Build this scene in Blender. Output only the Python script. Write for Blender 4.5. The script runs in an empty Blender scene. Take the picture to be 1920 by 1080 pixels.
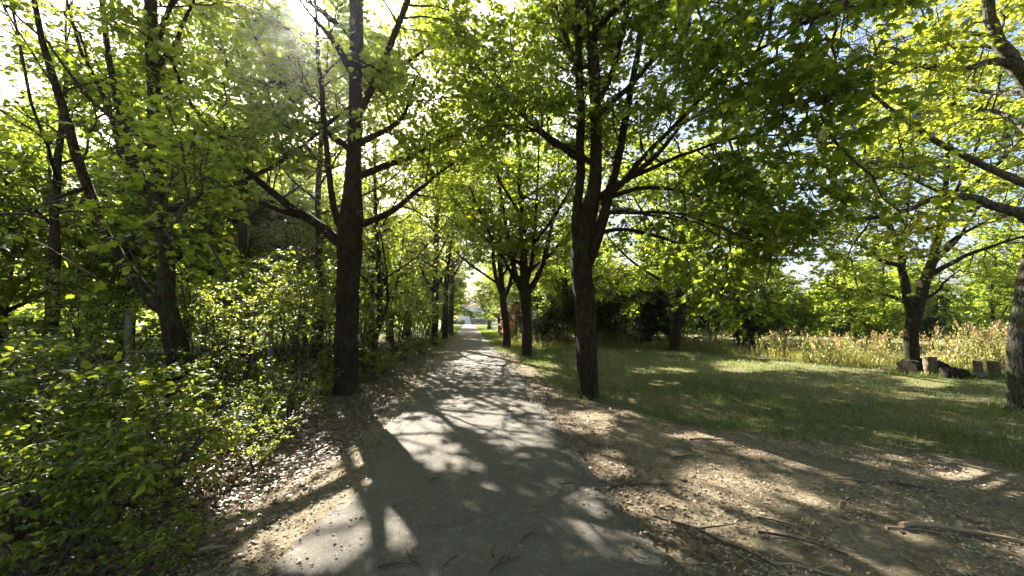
import bpy, math
import numpy as np
from math import radians as RAD, sin, cos

sc = bpy.context.scene
COL = sc.collection
# ------------------------------------------------------------ camera
FPX = 700.0; CAMZ = 1.55; PITCH = RAD(4.7); YAW = RAD(6.5)
cam = bpy.data.cameras.new('camera'); cam.sensor_width = 36; cam.lens = 36 * FPX / 1920
cam.clip_end = 2000; cam.clip_start = 0.05
co = bpy.data.objects.new('camera', cam); COL.objects.link(co)
co.location = (0, 0, CAMZ); co.rotation_euler = (RAD(90) + PITCH, 0, -YAW); sc.camera = co
CAM = np.array([0, 0, CAMZ])
FW = np.array([sin(YAW) * cos(PITCH), cos(YAW) * cos(PITCH), sin(PITCH)])
RT = np.array([cos(YAW), -sin(YAW), 0.0]); UP = np.cross(RT, FW)
def P(px, py, d): return CAM + d * (FW + RT * (px - 960) / FPX + UP * (540 - py) / FPX)
def depth(px, py, z=0.0):
    r = FW + RT * (px - 960) / FPX + UP * (540 - py) / FPX
    return (z - CAMZ) / r[2]
def G(px, py): return P(px, py, depth(px, py))
def topix(p):
    v = p - CAM; d = v @ FW; d = np.where(d > .05, d, .05)
    return 960 + FPX * (v @ RT) / d, 540 - FPX * (v @ UP) / d
# ------------------------------------------------------------ sun, sky
SUN = P(575, 25, 1.0) - CAM; SUN /= np.linalg.norm(SUN)
EL = math.asin(SUN[2]); AZ = math.atan2(SUN[0], SUN[1])
w = bpy.data.worlds.new('World'); sc.world = w; w.use_nodes = True
nt = w.node_tree; bg = nt.nodes['Background']
sky = nt.nodes.new('ShaderNodeTexSky'); sky.sky_type = 'NISHITA'; sky.sun_disc = False
sky.sun_elevation = EL; sky.sun_rotation = AZ; sky.air_density = 1.0; sky.dust_density = 3.5; sky.ozone_density = 1.0
tc = nt.nodes.new('ShaderNodeTexCoord'); dot = nt.nodes.new('ShaderNodeVectorMath'); dot.operation = 'DOT_PRODUCT'
dot.inputs[1].default_value = tuple(SUN); nt.links.new(tc.outputs['Generated'], dot.inputs[0])
mr = nt.nodes.new('ShaderNodeMapRange'); mr.interpolation_type = 'SMOOTHSTEP'
mr.inputs['From Min'].default_value = cos(RAD(5.2)); mr.inputs['From Max'].default_value = cos(RAD(0.4)); mr.inputs['To Max'].default_value = 260.0
nt.links.new(dot.outputs['Value'], mr.inputs['Value'])
va = nt.nodes.new('ShaderNodeVectorMath'); va.operation = 'ADD'
nt.links.new(sky.outputs[0], va.inputs[0]); nt.links.new(mr.outputs[0], va.inputs[1])
nt.links.new(va.outputs[0], bg.inputs['Color']); bg.inputs['Strength'].default_value = 0.05
sl = bpy.data.lights.new('sun', 'SUN'); sl.energy = 5.0; sl.angle = RAD(0.45); sl.color = (1, .93, .82)
so = bpy.data.objects.new('sun', sl); COL.objects.link(so); so.location = (-10, 20, 20)
from mathutils import Vector
so.rotation_euler = Vector(tuple(SUN)).to_track_quat('Z', 'Y').to_euler()
sc.view_settings.view_transform = 'Standard'; sc.view_settings.look = 'None'
sc.view_settings.exposure = 2.8; sc.view_settings.gamma = 1.0
cy = sc.cycles
cy.max_bounces = 8; cy.diffuse_bounces = 5; cy.glossy_bounces = 2; cy.transmission_bounces = 5; cy.transparent_max_bounces = 4
cy.caustics_reflective = False; cy.caustics_refractive = False; cy.sample_clamp_indirect = 10.0
cy.use_denoising = True; cy.use_adaptive_sampling = True; cy.adaptive_threshold = 0.015

# ------------------------------------------------------------ helpers: noise, meshes
RS = np.random.default_rng(11)
_T = np.random.default_rng(5).random((256, 256))
def vnoise(x, y, s=1.0):
    x = np.asarray(x, float) * s + 100.37; y = np.asarray(y, float) * s + 57.11
    i = np.floor(x).astype(int); j = np.floor(y).astype(int); u = x - i; v = y - j
    u = u * u * (3 - 2 * u); v = v * v * (3 - 2 * v)
    g = lambda a, b: _T[a & 255, b & 255]
    return (g(i, j) * (1 - u) + g(i + 1, j) * u) * (1 - v) + (g(i, j + 1) * (1 - u) + g(i + 1, j + 1) * u) * v
def fbm(x, y, s=1.0, o=3):
    r = 0; a = .5; t = 0
    for k in range(o): r = r + a * vnoise(x, y, s * 2 ** k); t += a; a *= .5
    return r / t
def sstep(a, b, x):
    t = np.clip((x - a) / (b - a), 0, 1); return t * t * (3 - 2 * t)
def norm(v): return v / (np.linalg.norm(v, axis=-1, keepdims=True) + 1e-9)

class MB:
    """collects vertex / face batches with a material slot and a per-face tint"""
    def __init__(s): s.V = []; s.L = []; s.N = []; s.M = []; s.T = []; s.S = []; s.n = 0
    def add(s, v, f, mat=0, tint=None, smooth=True):      # f: (F,k) int array
        v = np.asarray(v, float).reshape(-1, 3); f = np.asarray(f, int)
        if len(v) == 0 or len(f) == 0: return s
        s.V.append(v); s.L.append((f + s.n).ravel()); s.N.append(np.full(len(f), f.shape[1]))
        s.M.append(np.full(len(f), mat)); s.S.append(np.full(len(f), smooth))
        s.T.append(np.full(len(f), .5) if tint is None else np.broadcast_to(tint, (len(f),)))
        s.n += len(v); return s
    def build(s, name, mats, parent=None, loc=None, **tags):
        me = bpy.data.meshes.new(name)
        V = np.concatenate(s.V); L = np.concatenate(s.L); N = np.concatenate(s.N)
        if loc is not None: V = V - np.asarray(loc)
        me.vertices.add(len(V)); me.vertices.foreach_set('co', V.astype(np.float32).ravel())
        me.loops.add(len(L)); me.loops.foreach_set('vertex_index', L.astype(np.int32))
        me.polygons.add(len(N)); st = np.concatenate([[0], np.cumsum(N)[:-1]])
        me.polygons.foreach_set('loop_start', st.astype(np.int32))
        me.polygons.foreach_set('material_index', np.concatenate(s.M).astype(np.int32))
        me.update(calc_edges=True)
        me.polygons.foreach_set('use_smooth', np.concatenate(s.S))
        at = me.attributes.new('tint', 'FLOAT', 'FACE'); at.data.foreach_set('value', np.concatenate(s.T).astype(np.float32))
        for m in (mats if isinstance(mats, (list, tuple)) else [mats]): me.materials.append(m)
        o = bpy.data.objects.new(name, me); COL.objects.link(o)
        if loc is not None and parent is None: o.location = loc
        if parent is not None: o.parent = parent
        for k, v in tags.items(): o[k] = v
        return o
def thing(name, label, cat, loc=(0, 0, 0), group=None, rot=0.0):
    o = bpy.data.objects.new(name, None); COL.objects.link(o); o.empty_display_size = .2
    o.location = tuple(float(a) for a in loc); o.rotation_euler = (0, 0, rot)
    o['label'] = label; o['category'] = cat
    if group: o['group'] = group
    return o
def dup(root, loc, rot, scale, label, group=None):
    c = root.copy(); COL.objects.link(c); c.location = tuple(float(a) for a in loc)
    c.rotation_euler = (0, 0, rot); c.scale = (scale[0], scale[0], scale[1]) if isinstance(scale, tuple) else (scale,) * 3
    c['label'] = label
    if group: c['group'] = group
    for ch in list(root.children):
        d = ch.copy(); COL.objects.link(d); d.parent = c
        for g in list(ch.children):
            e = g.copy(); COL.objects.link(e); e.parent = d
    return c

def tubes(mb, Pt, R, n=6, mat=0, tint=None, cap=True, rough=0.0, rng=RS, flute=None):
    """Pt (N,K,3), R (N,K): tapered tubes"""
    Pt = np.asarray(Pt, float); R = np.asarray(R, float)
    if Pt.ndim == 2: Pt = Pt[None]; R = R[None]
    N, K, _ = Pt.shape
    if N == 0: return
    Tn = np.gradient(Pt, axis=1); Tn = norm(Tn)
    ref = np.where(np.abs(Tn[:, :1, 2:3]) > .8, np.array([1., 0, 0]), np.array([0, 0, 1.]))
    ref = np.broadcast_to(ref, Tn.shape)
    A = norm(np.cross(Tn, ref)); B = np.cross(Tn, A)
    ang = np.arange(n) * 2 * np.pi / n
    rr = R[..., None] * np.ones(n)
    if flute is not None: rr = rr * flute
    if rough: rr = rr * (1 + rough * (rng.random((N, K, n)) - .5))
    ring = Pt[:, :, None] + rr[..., None] * (A[:, :, None] * np.cos(ang)[:, None] + B[:, :, None] * np.sin(ang)[:, None])
    v = ring.reshape(-1, 3)
    a = (np.arange(N)[:, None, None] * K + np.arange(K - 1)[None, :, None]) * n + np.arange(n)[None, None]
    b = (np.arange(N)[:, None, None] * K + np.arange(K - 1)[None, :, None]) * n + (np.arange(n) + 1)[None, None] % n
    f = np.stack([a, b, b + n, a + n], -1).reshape(-1, 4)
    mb.add(v, f, mat, tint)
    if cap:
        for k in (0, K - 1):
            idx = (np.arange(N)[:, None] * K + k) * n + np.arange(n)[None]
            mb.add(v[idx.ravel()], np.arange(N * n).reshape(N, n)[:, ::-1 if k == 0 else 1], mat, tint, smooth=False)
def spline(pts, K):
    """Catmull-Rom through control points; columns beyond xyz are carried along"""
    p = np.asarray(pts, float); n = len(p)
    if n == 2: t = np.linspace(0, 1, K)[:, None]; return p[0] * (1 - t) + p[1] * t
    q = np.vstack([2 * p[0] - p[1], p, 2 * p[-1] - p[-2]])
    t = np.linspace(0, n - 1 - 1e-6, K); i = t.astype(int); u = (t - i)[:, None]
    a, b, c, d = q[i], q[i + 1], q[i + 2], q[i + 3]
    return .5 * (2 * b + (c - a) * u + (2 * a - 5 * b + 4 * c - d) * u ** 2 + (3 * b - a - 3 * c + d) * u ** 3)
def resample(pl, K): return spline(pl, K)

# leaf templates: (verts, faces); tip along +y, up +z
def _maple():
    o = [(0, 0), (.30, -.10), (.27, .16), (.62, .30), (.36, .46), (.40, .74), (.16, .66), (0, 1.05)]
    o = o + [(-x, y) for x, y in o[-2:0:-1]]
    v = [(0, .36, .05)] + [(x, y, -.28 * x * x - .10 * max(0, y - .5)) for x, y in o]
    n = len(o); return np.array(v), np.array([(0, 1 + k, 1 + (k + 1) % n) for k in range(n)])
def _maple5():
    o = [(0, 0), (.42, .02), (.34, .26), (.55, .58), (.2, .58), (0, 1.05)]
    o = o + [(-x, y) for x, y in o[-2:0:-1]]
    v = [(0, .4, .06)] + [(x, y, -.25 * x * x) for x, y in o]
    n = len(o); return np.array(v), np.array([(0, 1 + k, 1 + (k + 1) % n) for k in range(n)])
MAPLE = _maple(); MAPLE5 = _maple5()
KITE = (np.array([(0, 0, 0), (.40, .42, -.07), (0, 1.0, -.03), (-.40, .42, -.07)]), np.array([(0, 1, 2), (0, 2, 3)]))
OVATE = (np.array([(0, 0, 0), (.24, .16, -.04), (.33, .42, -.05), (.20, .78, -.06), (0, 1, -.10), (-.20, .78, -.06), (-.33, .42, -.05), (-.24, .16, -.04), (0, .45, .03)]),
         np.array([(8, k, (k + 1) % 8) for k in range(8)]))
BLADE = (np.array([(-.5, 0, 0), (.5, 0, 0), (.32, .55, .06), (-.32, .55, .06), (0, 1, .2)]), None)
def leaves(mb, pos, tip, nrm, size, tmpl, mat=0, tint=None, rng=RS, wid=None):
    N = len(pos)
    if N == 0: return
    y = norm(tip); n = norm(nrm - y * (nrm * y).sum(-1, keepdims=True)); x = np.cross(y, n)
    tv, tf = tmpl; sz = np.broadcast_to(size, (N,))[:, None, None]
    wv = np.ones((N, 1, 1)) if wid is None else np.broadcast_to(wid, (N,))[:, None, None]
    bend = rng.uniform(-.5, 1.6, (N, 1, 1))
    V = pos[:, None] + sz * (x[:, None] * tv[None, :, 0:1] * wv + y[:, None] * tv[None, :, 1:2] + n[:, None] * tv[None, :, 2:3] * (1 + bend))
    F = (np.arange(N)[:, None, None] * len(tv) + tf[None]).reshape(-1, 3)
    if tint is None: tint = rng.random(N)
    mb.add(V.reshape(-1, 3), F, mat, np.repeat(tint, len(tf)), smooth=True)

# ------------------------------------------------------------ materials
class NT:
    def __init__(s, name):
        s.m = bpy.data.materials.new(name); s.m.use_nodes = True; s.t = s.m.node_tree; s.t.nodes.clear()
        s.out = s.n('ShaderNodeOutputMaterial')
    def n(s, kind, **kw):
        x = s.t.nodes.new(kind)
        for k, v in kw.items():
            if k in ('operation', 'blend_type', 'data_type', 'attribute_name', 'interpolation_type', 'noise_dimensions', 'feature', 'invert'): setattr(x, k, v)
            else: x.inputs[k.replace('_', ' ')].default_value = v
        return x
    def l(s, a, b): s.t.links.new(a, b)
    def coord(s, scale=(1, 1, 1)):
        c = s.n('ShaderNodeTexCoord'); m = s.n('ShaderNodeMapping'); m.inputs['Scale'].default_value = scale
        s.l(c.outputs['Object'], m.inputs['Vector']); return m.outputs[0]
    def noise(s, vec, scale, detail=4, rough=.6):
        x = s.n('ShaderNodeTexNoise', Scale=scale, Detail=detail, Roughness=rough); s.l(vec, x.inputs['Vector']); return x.outputs['Fac']
    def ramp(s, fac, stops):
        r = s.n('ShaderNodeValToRGB'); e = r.color_ramp.elements
        while len(e) > 1: e.remove(e[-1])
        e[0].position, e[0].color = stops[0][0], (*stops[0][1], 1)
        for p, c in stops[1:]: k = e.new(p); k.color = (*c, 1)
        s.l(fac, r.inputs[0]); return r.outputs[0]
    def mix(s, fac, a, b, kind='MIX'):
        x = s.n('ShaderNodeMix', data_type='RGBA', blend_type=kind)
        for v, i in ((fac, 0), (a, 6), (b, 7)):
            if hasattr(v, 'is_output'): s.l(v, x.inputs[i])
            else: x.inputs[i].default_value = v if i == 0 else (*v, 1)
        return x.outputs[2]
    def attr(s, name): return s.n('ShaderNodeAttribute', attribute_name=name).outputs['Fac']
    def bump(s, h, strength=.5, dist=.02):
        b = s.n('ShaderNodeBump', Strength=strength, Distance=dist); s.l(h, b.inputs['Height']); return b.outputs[0]
    def bsdf(s, col, rough=.8, normal=None, spec=.3, metal=0):
        b = s.n('ShaderNodeBsdfPrincipled', Roughness=rough, Metallic=metal); b.inputs['Specular IOR Level'].default_value = spec
        if hasattr(col, 'is_output'): s.l(col, b.inputs['Base Color'])
        else: b.inputs['Base Color'].default_value = (*col, 1)
        if normal is not None: s.l(normal, b.inputs['Normal'])
        return b
    def done(s, sh): s.l(sh, s.out.inputs['Surface']); return s.m

def leaf_mat(name, dark, mid, odd, trans, tfac=.5, gloss=.06, rough=.4):
    """leaf: diffuse front, translucent body, waxy gloss"""
    t = NT(name); a = t.attr('tint')
    c = t.ramp(a, [(0, dark), (.6, mid), (.93, mid), (.97, odd)])
    tr = t.ramp(a, [(0, tuple(x * .72 for x in trans)), (.7, trans), (.93, trans), (.97, (trans[0] * 1.25, trans[1] * .85, trans[2]))])
    nz = t.noise(t.coord(), 9.0, 2)
    c = t.mix(.35, c, t.ramp(nz, [(.35, tuple(x * .7 for x in dark)), (.65, tuple(x * 1.3 for x in mid))]))
    d = t.n('ShaderNodeBsdfDiffuse'); t.l(c, d.inputs[0])
    r = t.n('ShaderNodeBsdfTranslucent'); t.l(tr, r.inputs[0])
    g = t.n('ShaderNodeBsdfGlossy', Roughness=rough); g.inputs[0].default_value = (1, 1, 1, 1)
    m = t.n('ShaderNodeMixShader'); m.inputs[0].default_value = tfac; t.l(d.outputs[0], m.inputs[1]); t.l(r.outputs[0], m.inputs[2])
    fr = t.n('ShaderNodeFresnel', IOR=1.4); q = t.n('ShaderNodeMath', operation='MULTIPLY'); t.l(fr.outputs[0], q.inputs[0]); q.inputs[1].default_value = gloss * 8
    m2 = t.n('ShaderNodeMixShader'); t.l(q.outputs[0], m2.inputs[0]); t.l(m.outputs[0], m2.inputs[1]); t.l(g.outputs[0], m2.inputs[2])
    return t.done(m2.outputs[0])
def bark_mat(name, a, b, c=None, sc_=1.0, moss=0.0):
    t = NT(name); v = t.coord((9 * sc_, 9 * sc_, 1.6 * sc_)); v2 = t.coord((1, 1, 1))
    n1 = t.noise(v, 3.0, 8, .65); vo = t.n('ShaderNodeTexVoronoi', Scale=2.6, feature='DISTANCE_TO_EDGE')
    n0 = t.n('ShaderNodeTexNoise', Scale=2.0, Detail=3.0); t.l(v, n0.inputs['Vector'])
    ad = t.n('ShaderNodeVectorMath', operation='ADD'); t.l(v, ad.inputs[0]); t.l(n0.outputs['Color'], ad.inputs[1]); t.l(ad.outputs[0], vo.inputs['Vector'])
    cr = t.ramp(vo.outputs['Distance'], [(0, (0, 0, 0)), (.13, (1, 1, 1))])
    col = t.mix(n1, a, b)
    col = t.mix(t.ramp(t.noise(v2, 2.2, 4), [(.45, (0, 0, 0)), (.7, (1, 1, 1))]), col, c or b)
    col = t.mix(cr, tuple(x * .45 for x in a), col)
    if moss: col = t.mix(t.ramp(t.noise(v2, 3.1, 5), [(.55 - moss * .2, (0, 0, 0)), (.75 - moss * .2, (.7, .7, .7))]), col, (.05, .075, .02))
    hh = t.n('ShaderNodeMath', operation='ADD'); t.l(cr, hh.inputs[0]); t.l(n1, hh.inputs[1])
    return t.done(t.bsdf(col, .9, t.bump(hh.outputs[0], .8, .03), .15).outputs[0])
def plain(name, col, rough=.7, var=.25, scale=6, metal=0, bump=.2):
    t = NT(name); v = t.coord(); n = t.noise(v, scale, 5)
    c = t.mix(n, tuple(x * (1 - var) for x in col), tuple(min(1, x * (1 + var)) for x in col))
    return t.done(t.bsdf(c, rough, t.bump(n, bump, .01), .3, metal).outputs[0])

M = {}
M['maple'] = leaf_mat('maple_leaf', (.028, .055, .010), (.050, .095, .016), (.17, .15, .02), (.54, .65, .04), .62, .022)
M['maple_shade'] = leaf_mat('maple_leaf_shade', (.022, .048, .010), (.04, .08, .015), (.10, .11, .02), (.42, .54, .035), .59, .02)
M['yellow'] = leaf_mat('yellowing_leaf', (.05, .085, .013), (.09, .125, .02), (.30, .18, .03), (.53, .60, .04), .57, .022)
M['under'] = leaf_mat('undergrowth_leaf', (.024, .050, .010), (.05, .095, .016), (.16, .14, .03), (.50, .58, .035), .58, .032, .42)
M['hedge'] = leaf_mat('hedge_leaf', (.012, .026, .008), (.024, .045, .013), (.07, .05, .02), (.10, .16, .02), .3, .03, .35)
M['orange'] = leaf_mat('orange_leaf', (.30, .12, .05), (.42, .20, .09), (.4, .3, .1), (.60, .30, .10), .5, .03)
M['weed'] = leaf_mat('weed_leaf', (.07, .10, .02), (.15, .16, .04), (.34, .20, .11), (.42, .46, .10), .5, .03)
M['dry2'] = leaf_mat('old_leaf', (.07, .052, .034), (.17, .13, .088), (.32, .26, .15), (.20, .14, .07), .2, .03, .6)
M['dry'] = leaf_mat('dry_leaf', (.060, .040, .025), (.165, .115, .075), (.30, .21, .11), (.20, .12, .05), .25, .07, .45)
M['grass'] = leaf_mat('grass_blade', (.036, .078, .016), (.068, .130, .028), (.26, .22, .10), (.26, .33, .05), .42, .04)
M['seed'] = leaf_mat('seed_head', (.28, .13, .07), (.42, .24, .14), (.4, .3, .15), (.62, .34, .18), .5, .02)
M['wild'] = leaf_mat('wild_grass_blade', (.09, .11, .025), (.17, .165, .05), (.38, .20, .10), (.46, .44, .09), .45, .03)
M['straw'] = leaf_mat('dry_grass', (.22, .17, .08), (.38, .29, .14), (.42, .22, .12), (.55, .42, .18), .45, .04)
M['bark'] = bark_mat('maple_bark', (.030, .018, .011), (.068, .043, .027), (.05, .042, .026), 1.0, .12)
M['bark2'] = bark_mat('grey_bark', (.075, .066, .052), (.16, .14, .115), (.11, .105, .08), .8, .35)
M['bark3'] = bark_mat('brown_bark', (.040, .024, .014), (.09, .058, .034), (.065, .056, .034), .9, .2)
M['twig'] = plain('twig_bark', (.06, .046, .035), .9, .4, 30)
M['root'] = plain('root_wood', (.24, .18, .12), .8, .35, 14, bump=.5)
M['wood_pale'] = bark_mat('weathered_log', (.16, .12, .08), (.30, .24, .16), (.24, .20, .14), 1.4)
M['wood_dark'] = bark_mat('rotten_log', (.02, .016, .012), (.06, .045, .032), (.05, .05, .03), 1.2, .5)
M['cut'] = plain('cut_wood', (.42, .31, .18), .8, .3, 22, bump=.4)
M['white_wall'] = plain('white_render', (.78, .78, .76), .8, .05)
M['beige_wall'] = plain('beige_render', (.42, .36, .32), .85, .1, 3)
M['roof'] = plain('roof_tile', (.20, .10, .08), .8, .3, 20)
M['blue_roof'] = plain('slate_roof', (.10, .14, .22), .6, .3, 20)
M['glass'] = plain('window_glass', (.03, .04, .05), .1, .2)
M['frame'] = plain('window_frame', (.35, .35, .36), .5, .1)
M['metal'] = plain('lamp_metal', (.03, .02, .018), .5, .3, 20, .6)
M['wire'] = plain('galvanised_wire', (.62, .63, .65), .35, .15, 20, .8)
M['post'] = plain('concrete_post', (.30, .29, .26), .9, .25, 9, bump=.5)
M['green_metal'] = plain('green_metal', (.08, .20, .17), .5, .2, 6, .1)
M['pebble'] = plain('pebble', (.5, .47, .43), .6, .35, 30)
t = NT('amber_glass'); r_ = t.n('ShaderNodeBsdfTranslucent'); r_.inputs[0].default_value = (.95, .55, .08, 1); b_ = t.bsdf((.75, .40, .06), .2)
m_ = t.n('ShaderNodeMixShader'); m_.inputs[0].default_value = .6; t.l(b_.outputs[0], m_.inputs[1]); t.l(r_.outputs[0], m_.inputs[2]); M['amber'] = t.done(m_.outputs[0])
# asphalt
t = NT('asphalt'); v = t.coord(); fine = t.noise(v, 75, 5, .8); mid = t.noise(v, 9, 6, .65); big = t.noise(v, .7, 4)
vo = t.n('ShaderNodeTexVoronoi', Scale=85.0); t.l(v, vo.inputs['Vector'])
c = t.ramp(big, [(.3, (.108, .096, .076)), (.7, (.155, .137, .108))])
c = t.mix(t.ramp(mid, [(.42, (0, 0, 0)), (.72, (.6, .6, .6))]), c, (.20, .175, .145))
c = t.mix(t.ramp(fine, [(.40, (.75, .75, .75)), (.62, (0, 0, 0))]), c, (.055, .052, .048))
c = t.mix(t.ramp(vo.outputs['Distance'], [(.0, (.7, .7, .7)), (.22, (0, 0, 0))]), c, (.36, .34, .31))
cw = t.n('ShaderNodeTexVoronoi', Scale=.55, feature='DISTANCE_TO_EDGE')
n0 = t.n('ShaderNodeTexNoise', Scale=3.0, Detail=6.0); t.l(v, n0.inputs['Vector']); sc0 = t.n('ShaderNodeVectorMath', operation='SCALE'); sc0.inputs['Scale'].default_value = .5
t.l(n0.outputs['Color'], sc0.inputs[0]); ad = t.n('ShaderNodeVectorMath', operation='ADD'); t.l(v, ad.inputs[0]); t.l(sc0.outputs[0], ad.inputs[1]); t.l(ad.outputs[0], cw.inputs['Vector'])
st = t.ramp(t.noise(v, 1.6, 7, .7), [(.50, (0, 0, 0)), (.62, (.55, .55, .55))]); c = t.mix(st, c, (.085, .075, .06))
st2 = t.ramp(t.noise(v, 22, 6, .8), [(.56, (0, 0, 0)), (.66, (.6, .6, .6))]); c = t.mix(st2, c, (.27, .235, .185))
crk = t.ramp(cw.outputs['Distance'], [(0, (.5, .5, .5)), (.004, (0, 0, 0))]); c = t.mix(crk, c, (.04, .036, .03))
h = t.mix(.5, fine, mid)
M['asphalt'] = t.done(t.bsdf(c, .88, t.bump(h, .9, .012), .25).outputs[0])
# ground: dirt, litter-stained soil, lawn soil
t = NT('ground'); v = t.coord(); n1 = t.noise(v, 2.3, 8, .7); n2 = t.noise(v, 26, 6, .75); n3 = t.noise(v, .45, 4)
dirt = t.mix(t.ramp(n2, [(.35, (0, 0, 0)), (.65, (1, 1, 1))]), (.115, .092, .06), (.31, .255, .175))
dirt = t.mix(t.ramp(n1, [(.40, (.0, .0, .0)), (.68, (.75, .75, .75))]), dirt, (.10, .082, .052))
lit = t.mix(t.ramp(n2, [(.4, (0, 0, 0)), (.62, (1, 1, 1))]), (.045, .032, .022), (.18, .13, .09))
gr = t.mix(t.ramp(n2, [(.35, (0, 0, 0)), (.65, (1, 1, 1))]), (.045, .055, .018), (.15, .15, .06))
gr = t.mix(t.ramp(n3, [(.40, (0, 0, 0)), (.62, (.7, .7, .7))]), gr, (.16, .135, .075))
def soft(a, nz, amt=.35):
    x = t.n('ShaderNodeMath', operation='ADD'); t.l(a, x.inputs[0]); y = t.n('ShaderNodeMath', operation='MULTIPLY_ADD'); t.l(nz, y.inputs[0]); y.inputs[1].default_value = amt * 2; y.inputs[2].default_value = -amt
    t.l(y.outputs[0], x.inputs[1]); return t.ramp(x.outputs[0], [(.38, (0, 0, 0)), (.62, (1, 1, 1))])
c = t.mix(soft(t.attr('litter'), n1, .5), dirt, lit); c = t.mix(soft(t.attr('lawn'), n1, .45), c, gr)
M['ground'] = t.done(t.bsdf(c, .95, t.bump(n2, .9, .03), .1).outputs[0])

# ------------------------------------------------------------ ground and path
_gb = np.array([G(*p)[:2] for p in [(1045, 722), (1120, 752), (1300, 796), (1500, 822), (1700, 846), (1920, 878)]])
_gb = _gb[np.argsort(_gb[:, 0])]
def lawn_mask(x, y):
    yb = np.interp(x, _gb[:, 0], _gb[:, 1], left=9.5, right=_gb[-1, 1] - .1)
    m = sstep(-.35, .45, y - yb + (fbm(x, y, 1.3) - .5) * 1.0) * sstep(1.6, 2.3, x + (fbm(x, y, .9) - .5) * .8)
    ml = sstep(5.5, 8.5, -x + (fbm(x, y, .7) - .5) * 3) * .8
    far = sstep(26, 40, y) * sstep(1.3, 1.7, np.abs(x))
    return np.clip(np.maximum(np.maximum(m, ml), far), 0, 1)
def litter_mask(x, y):
    l = sstep(1.2, 1.7, -x) * (1 - .6 * sstep(7, 10, -x))
    bare = np.exp(-(((x + 1.65) / .45) ** 2 + ((y - 3.4) / 1.0) ** 2))      # the worn bare patch beside the asphalt
    r = sstep(1.1, 1.3, x) * (1 - sstep(1.6, 2.3, x - .0 * y)) * .5
    return np.clip(np.maximum(l - .75 * bare, r), 0, 1)
def hgt(x, y):
    x = np.asarray(x, float); y = np.asarray(y, float)
    k = sstep(1.35, 2.4, np.abs(x + .0))
    return k * ((fbm(x, y, .35) - .5) * .22 + (fbm(x + 9, y, 2.5) - .5) * .05) - .0 * y + .012 * (fbm(x, y, 4) - .5) - .012
def axis(lo, hi, c, fine, g):
    a = [c]; s = fine
    while a[-1] < hi: a.append(a[-1] + s); s = s * g if abs(a[-1] - c) > 6 else s
    b = [c]; s = fine
    while b[-1] > lo: b.append(b[-1] - s); s = s * g if abs(b[-1] - c) > 6 else s
    return np.array(b[:0:-1] + a)
gx = axis(-900, 900, 0, .12, 1.06); gy = axis(-300, 1200, 4, .12, 1.06)
X, Y = np.meshgrid(gx, gy); nx, ny = len(gx), len(gy)
V = np.stack([X, Y, hgt(X, Y)], -1).reshape(-1, 3)
i = np.arange((ny - 1) * nx).reshape(ny - 1, nx)[:, :-1].ravel()
mb = MB().add(V, np.stack([i, i + 1, i + nx + 1, i + nx], -1)); go = mb.build('ground', M['ground'], kind='structure')
for nm, fn in (('lawn', lawn_mask), ('litter', litter_mask)):
    a = go.data.attributes.new(nm, 'FLOAT', 'POINT'); a.data.foreach_set('value', fn(X, Y).ravel().astype(np.float32))
# asphalt path, irregular worn edges
def path_edges(y):
    l = np.interp(y, [2, 2.5, 2.9, 3.4, 3.8, 4.4, 5.0, 5.4, 6.6, 9.2, 13.6, 96], [-1.25, -1.2, -1.18, -1.04, -.90, -1.02, -1.13, -1.16, -1.06, -1.12, -1.2, -1.2]) - (fbm(y, 3, 1.3) - .5) * .16
    r = np.interp(y, [2.2, 3.0, 3.9, 5.1, 7, 9, 12, 17.6, 96], [1.31, 1.29, 1.22, 1.31, 1.34, 1.4, 1.35, 1.36, 1.3]) + (fbm(y, 9, 1.3) - .5) * .12
    return l, r
py_ = np.concatenate([np.arange(-6, 14, .08), np.arange(14, 96, .4)])
L_, R_ = path_edges(py_); u = np.linspace(0, 1, 25)
fx = (fbm(py_, 1, 7) - .5) * .10; fr_ = (fbm(py_, 5, 7) - .5) * .10
L_ = L_ + fx; R_ = R_ + fr_
Xp = L_[:, None] * (1 - u) + R_[:, None] * u; Yp = np.repeat(py_[:, None], 25, 1)
Zp = .028 + .006 * (fbm(Xp, Yp, .8) - .5) - .030 * np.maximum(0, np.abs(u - .5) * 2 - .9)[None, :] * 4
V = np.stack([Xp, Yp, Zp], -1); nn = 25
skl = V[:, :1] + [-.02, 0, -.06]; skr = V[:, -1:] + [.02, 0, -.06]
V = np.concatenate([skl, V, skr], 1); nn = 27; i = np.arange((len(py_) - 1) * nn).reshape(-1, nn)[:, :-1].ravel()
MB().add(V, np.stack([i, i + 1, i + nn + 1, i + nn], -1)).build('asphalt_path', M['asphalt'], kind='structure')

_wb = np.array([G(*p)[:2] for p in [(1040, 652), (1140, 650), (1263, 656), (1400, 664), (1550, 680), (1660, 682), (1800, 694), (1990, 704)]])
_wb = _wb[np.argsort(_wb[:, 0])]
def weed_line(x): return np.interp(x, _wb[:, 0], _wb[:, 1])
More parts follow.
